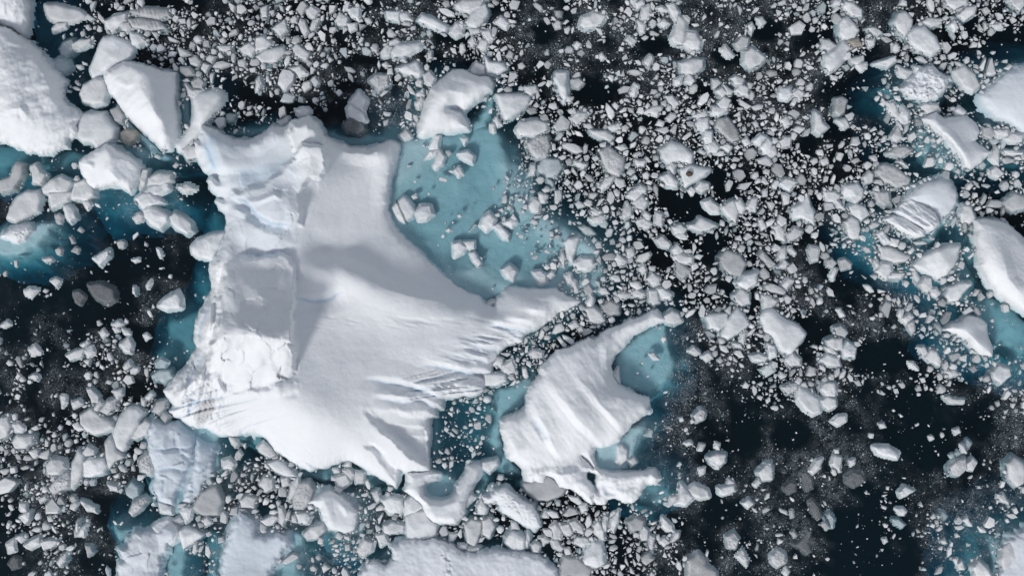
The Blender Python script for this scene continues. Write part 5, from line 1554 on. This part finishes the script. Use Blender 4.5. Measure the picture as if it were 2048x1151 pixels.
# crumbs: ice grains at and below the surface
def crumbs(n, dens, zlo, zhi, rlo, rhi, tlo, thi, free=True, seed=1, power=1.0):
    g = np.random.default_rng(seed)
    x = g.uniform(OX + 4, OX + OW - 4, n); y = g.uniform(OY + 4, OY + OH - 4, n)
    d = dens[((y - OY) / 2).astype(int), ((x - OX) / 2).astype(int)]
    k = g.random(n) < np.clip(d, 0, 1) ** power
    if free: k &= ~occ[(y - OY).astype(int), (x - OX).astype(int)]
    x = x[k]; y = y[k]; n = len(x)
    r = rlo + (rhi - rlo) * g.random(n) ** 3
    a = g.uniform(0, 6.28, n); el = g.uniform(0.55, 1.0, n)
    z = -(zlo + (zhi - zlo) * g.random(n) ** 1.5)
    V = np.zeros((n, 5, 3))
    for q in range(4):
        rr = r * g.uniform(0.7, 1.2, n); t = a + q * math.pi / 2
        u = rr * np.cos(t - a); v = rr * np.sin(t - a) * el
        V[:, q, 0] = x + u * np.cos(a) - v * np.sin(a); V[:, q, 1] = y + u * np.sin(a) + v * np.cos(a)
        V[:, q, 2] = z - 0.03 * r + g.uniform(-0.02, 0.02, n) * r
    V[:, 4, 0] = x; V[:, 4, 1] = y; V[:, 4, 2] = z + 0.06 * r * g.uniform(0.5, 1.5, n)
    V = V.reshape(-1, 3)
    wx, wy = w2(V[:, 0], V[:, 1])
    V = np.stack([wx, wy, V[:, 2]], 1)
    b = (np.arange(n) * 5)[:, None]
    F = np.concatenate([b + np.array(t)[None] for t in ((1, 0, 4), (2, 1, 4), (3, 2, 4), (0, 3, 4))])
    T = np.repeat(g.uniform(tlo, thi, n), 5)
    return V, F, T
A1 = crumbs(120000, np.clip(DB * 1.0, 0, 1) + 0.02, -0.03, 0.05, 0.7, 2.6, 0.25, 0.85, seed=2)
A2 = crumbs(20000, np.full(DB.shape, 0.09), -0.02, 0.3, 0.6, 2.4, 0.4, 0.9, seed=3)
tag(link('ice_crumbs', join('ice_crumbs', [A1, A2], M_ICE)), 'tiny ice crumbs scattered on the dark water between the larger chunks', 'ice crumbs', kind='stuff')
A3 = crumbs(190000, np.clip(DSL * 1.1, 0, 1), 0.0, 2.4, 0.5, 1.9, 0.25, 0.9, seed=4, power=1.7)
tag(link('slush', join('slush', [A3], M_ICE)), 'grey speckled slush of fine ice grains hanging just under the water surface', 'slush', kind='stuff')

# grease ice: a thin uneven film of frazil crystals just below the surface
def film_material():
    m, nt, out = new_mat('frazil_film')
    N = nt.nodes; L = nt.links
    geo = N.new('ShaderNodeNewGeometry')
    at = N.new('ShaderNodeAttribute'); at.attribute_name = 'cover'
    n1 = N.new('ShaderNodeTexNoise'); n1.inputs['Scale'].default_value = 3.2; n1.inputs['Detail'].default_value = 5; n1.inputs['Roughness'].default_value = 0.7
    n2 = N.new('ShaderNodeTexNoise'); n2.inputs['Scale'].default_value = 0.5; n2.inputs['Detail'].default_value = 6
    L.new(geo.outputs['Position'], n1.inputs['Vector']); L.new(geo.outputs['Position'], n2.inputs['Vector'])
    r1 = N.new('ShaderNodeMapRange'); r1.inputs[1].default_value = 0.42; r1.inputs[2].default_value = 0.66; r1.inputs[3].default_value = 0.12; r1.inputs[4].default_value = 1.0
    r2 = N.new('ShaderNodeMapRange'); r2.inputs[1].default_value = 0.35; r2.inputs[2].default_value = 0.65; r2.inputs[3].default_value = 0.1; r2.inputs[4].default_value = 1.0
    L.new(n1.outputs['Fac'], r1.inputs[0]); L.new(n2.outputs['Fac'], r2.inputs[0])
    a = N.new('ShaderNodeMath'); a.operation = 'MULTIPLY'; L.new(r1.outputs[0], a.inputs[0]); L.new(r2.outputs[0], a.inputs[1])
    b = N.new('ShaderNodeMath'); b.operation = 'MULTIPLY'; b.use_clamp = True; L.new(a.outputs[0], b.inputs[0]); L.new(at.outputs['Fac'], b.inputs[1])
    df = N.new('ShaderNodeBsdfDiffuse'); df.inputs[0].default_value = (0.60, 0.66, 0.71, 1)
    tr = N.new('ShaderNodeBsdfTransparent'); mx = N.new('ShaderNodeMixShader')
    L.new(b.outputs[0], mx.inputs[0]); L.new(tr.outputs[0], mx.inputs[1]); L.new(df.outputs[0], mx.inputs[2]); L.new(mx.outputs[0], out.inputs[0])
    return m
ys = np.arange(OY, OY + OH - 8, 8.0); xs = np.arange(OX, OX + OW - 8, 8.0)
X, Y = np.meshgrid(xs, ys)
DS2 = (DSL + np.roll(DSL, 3, 0) + np.roll(DSL, -3, 0) + np.roll(DSL, 3, 1) + np.roll(DSL, -3, 1)) / 5
cov = np.clip(DS2[((Y - OY) / 2).astype(int), ((X - OX) / 2).astype(int)] * 0.42 - 0.03, 0, 0.36)
V, F, used = grid_arrays(X, Y, -0.10 - 0.06 * fbm(X, Y, 40, 2, 3), cov > -1.0, unproj=False)
ff = make_mesh('grease_ice', V, F, film_material(), {'cover': cov[used]})
tag(link('grease_ice', ff), 'thin mottled film of grey grease ice lying under the water surface', 'grease ice', kind='stuff')
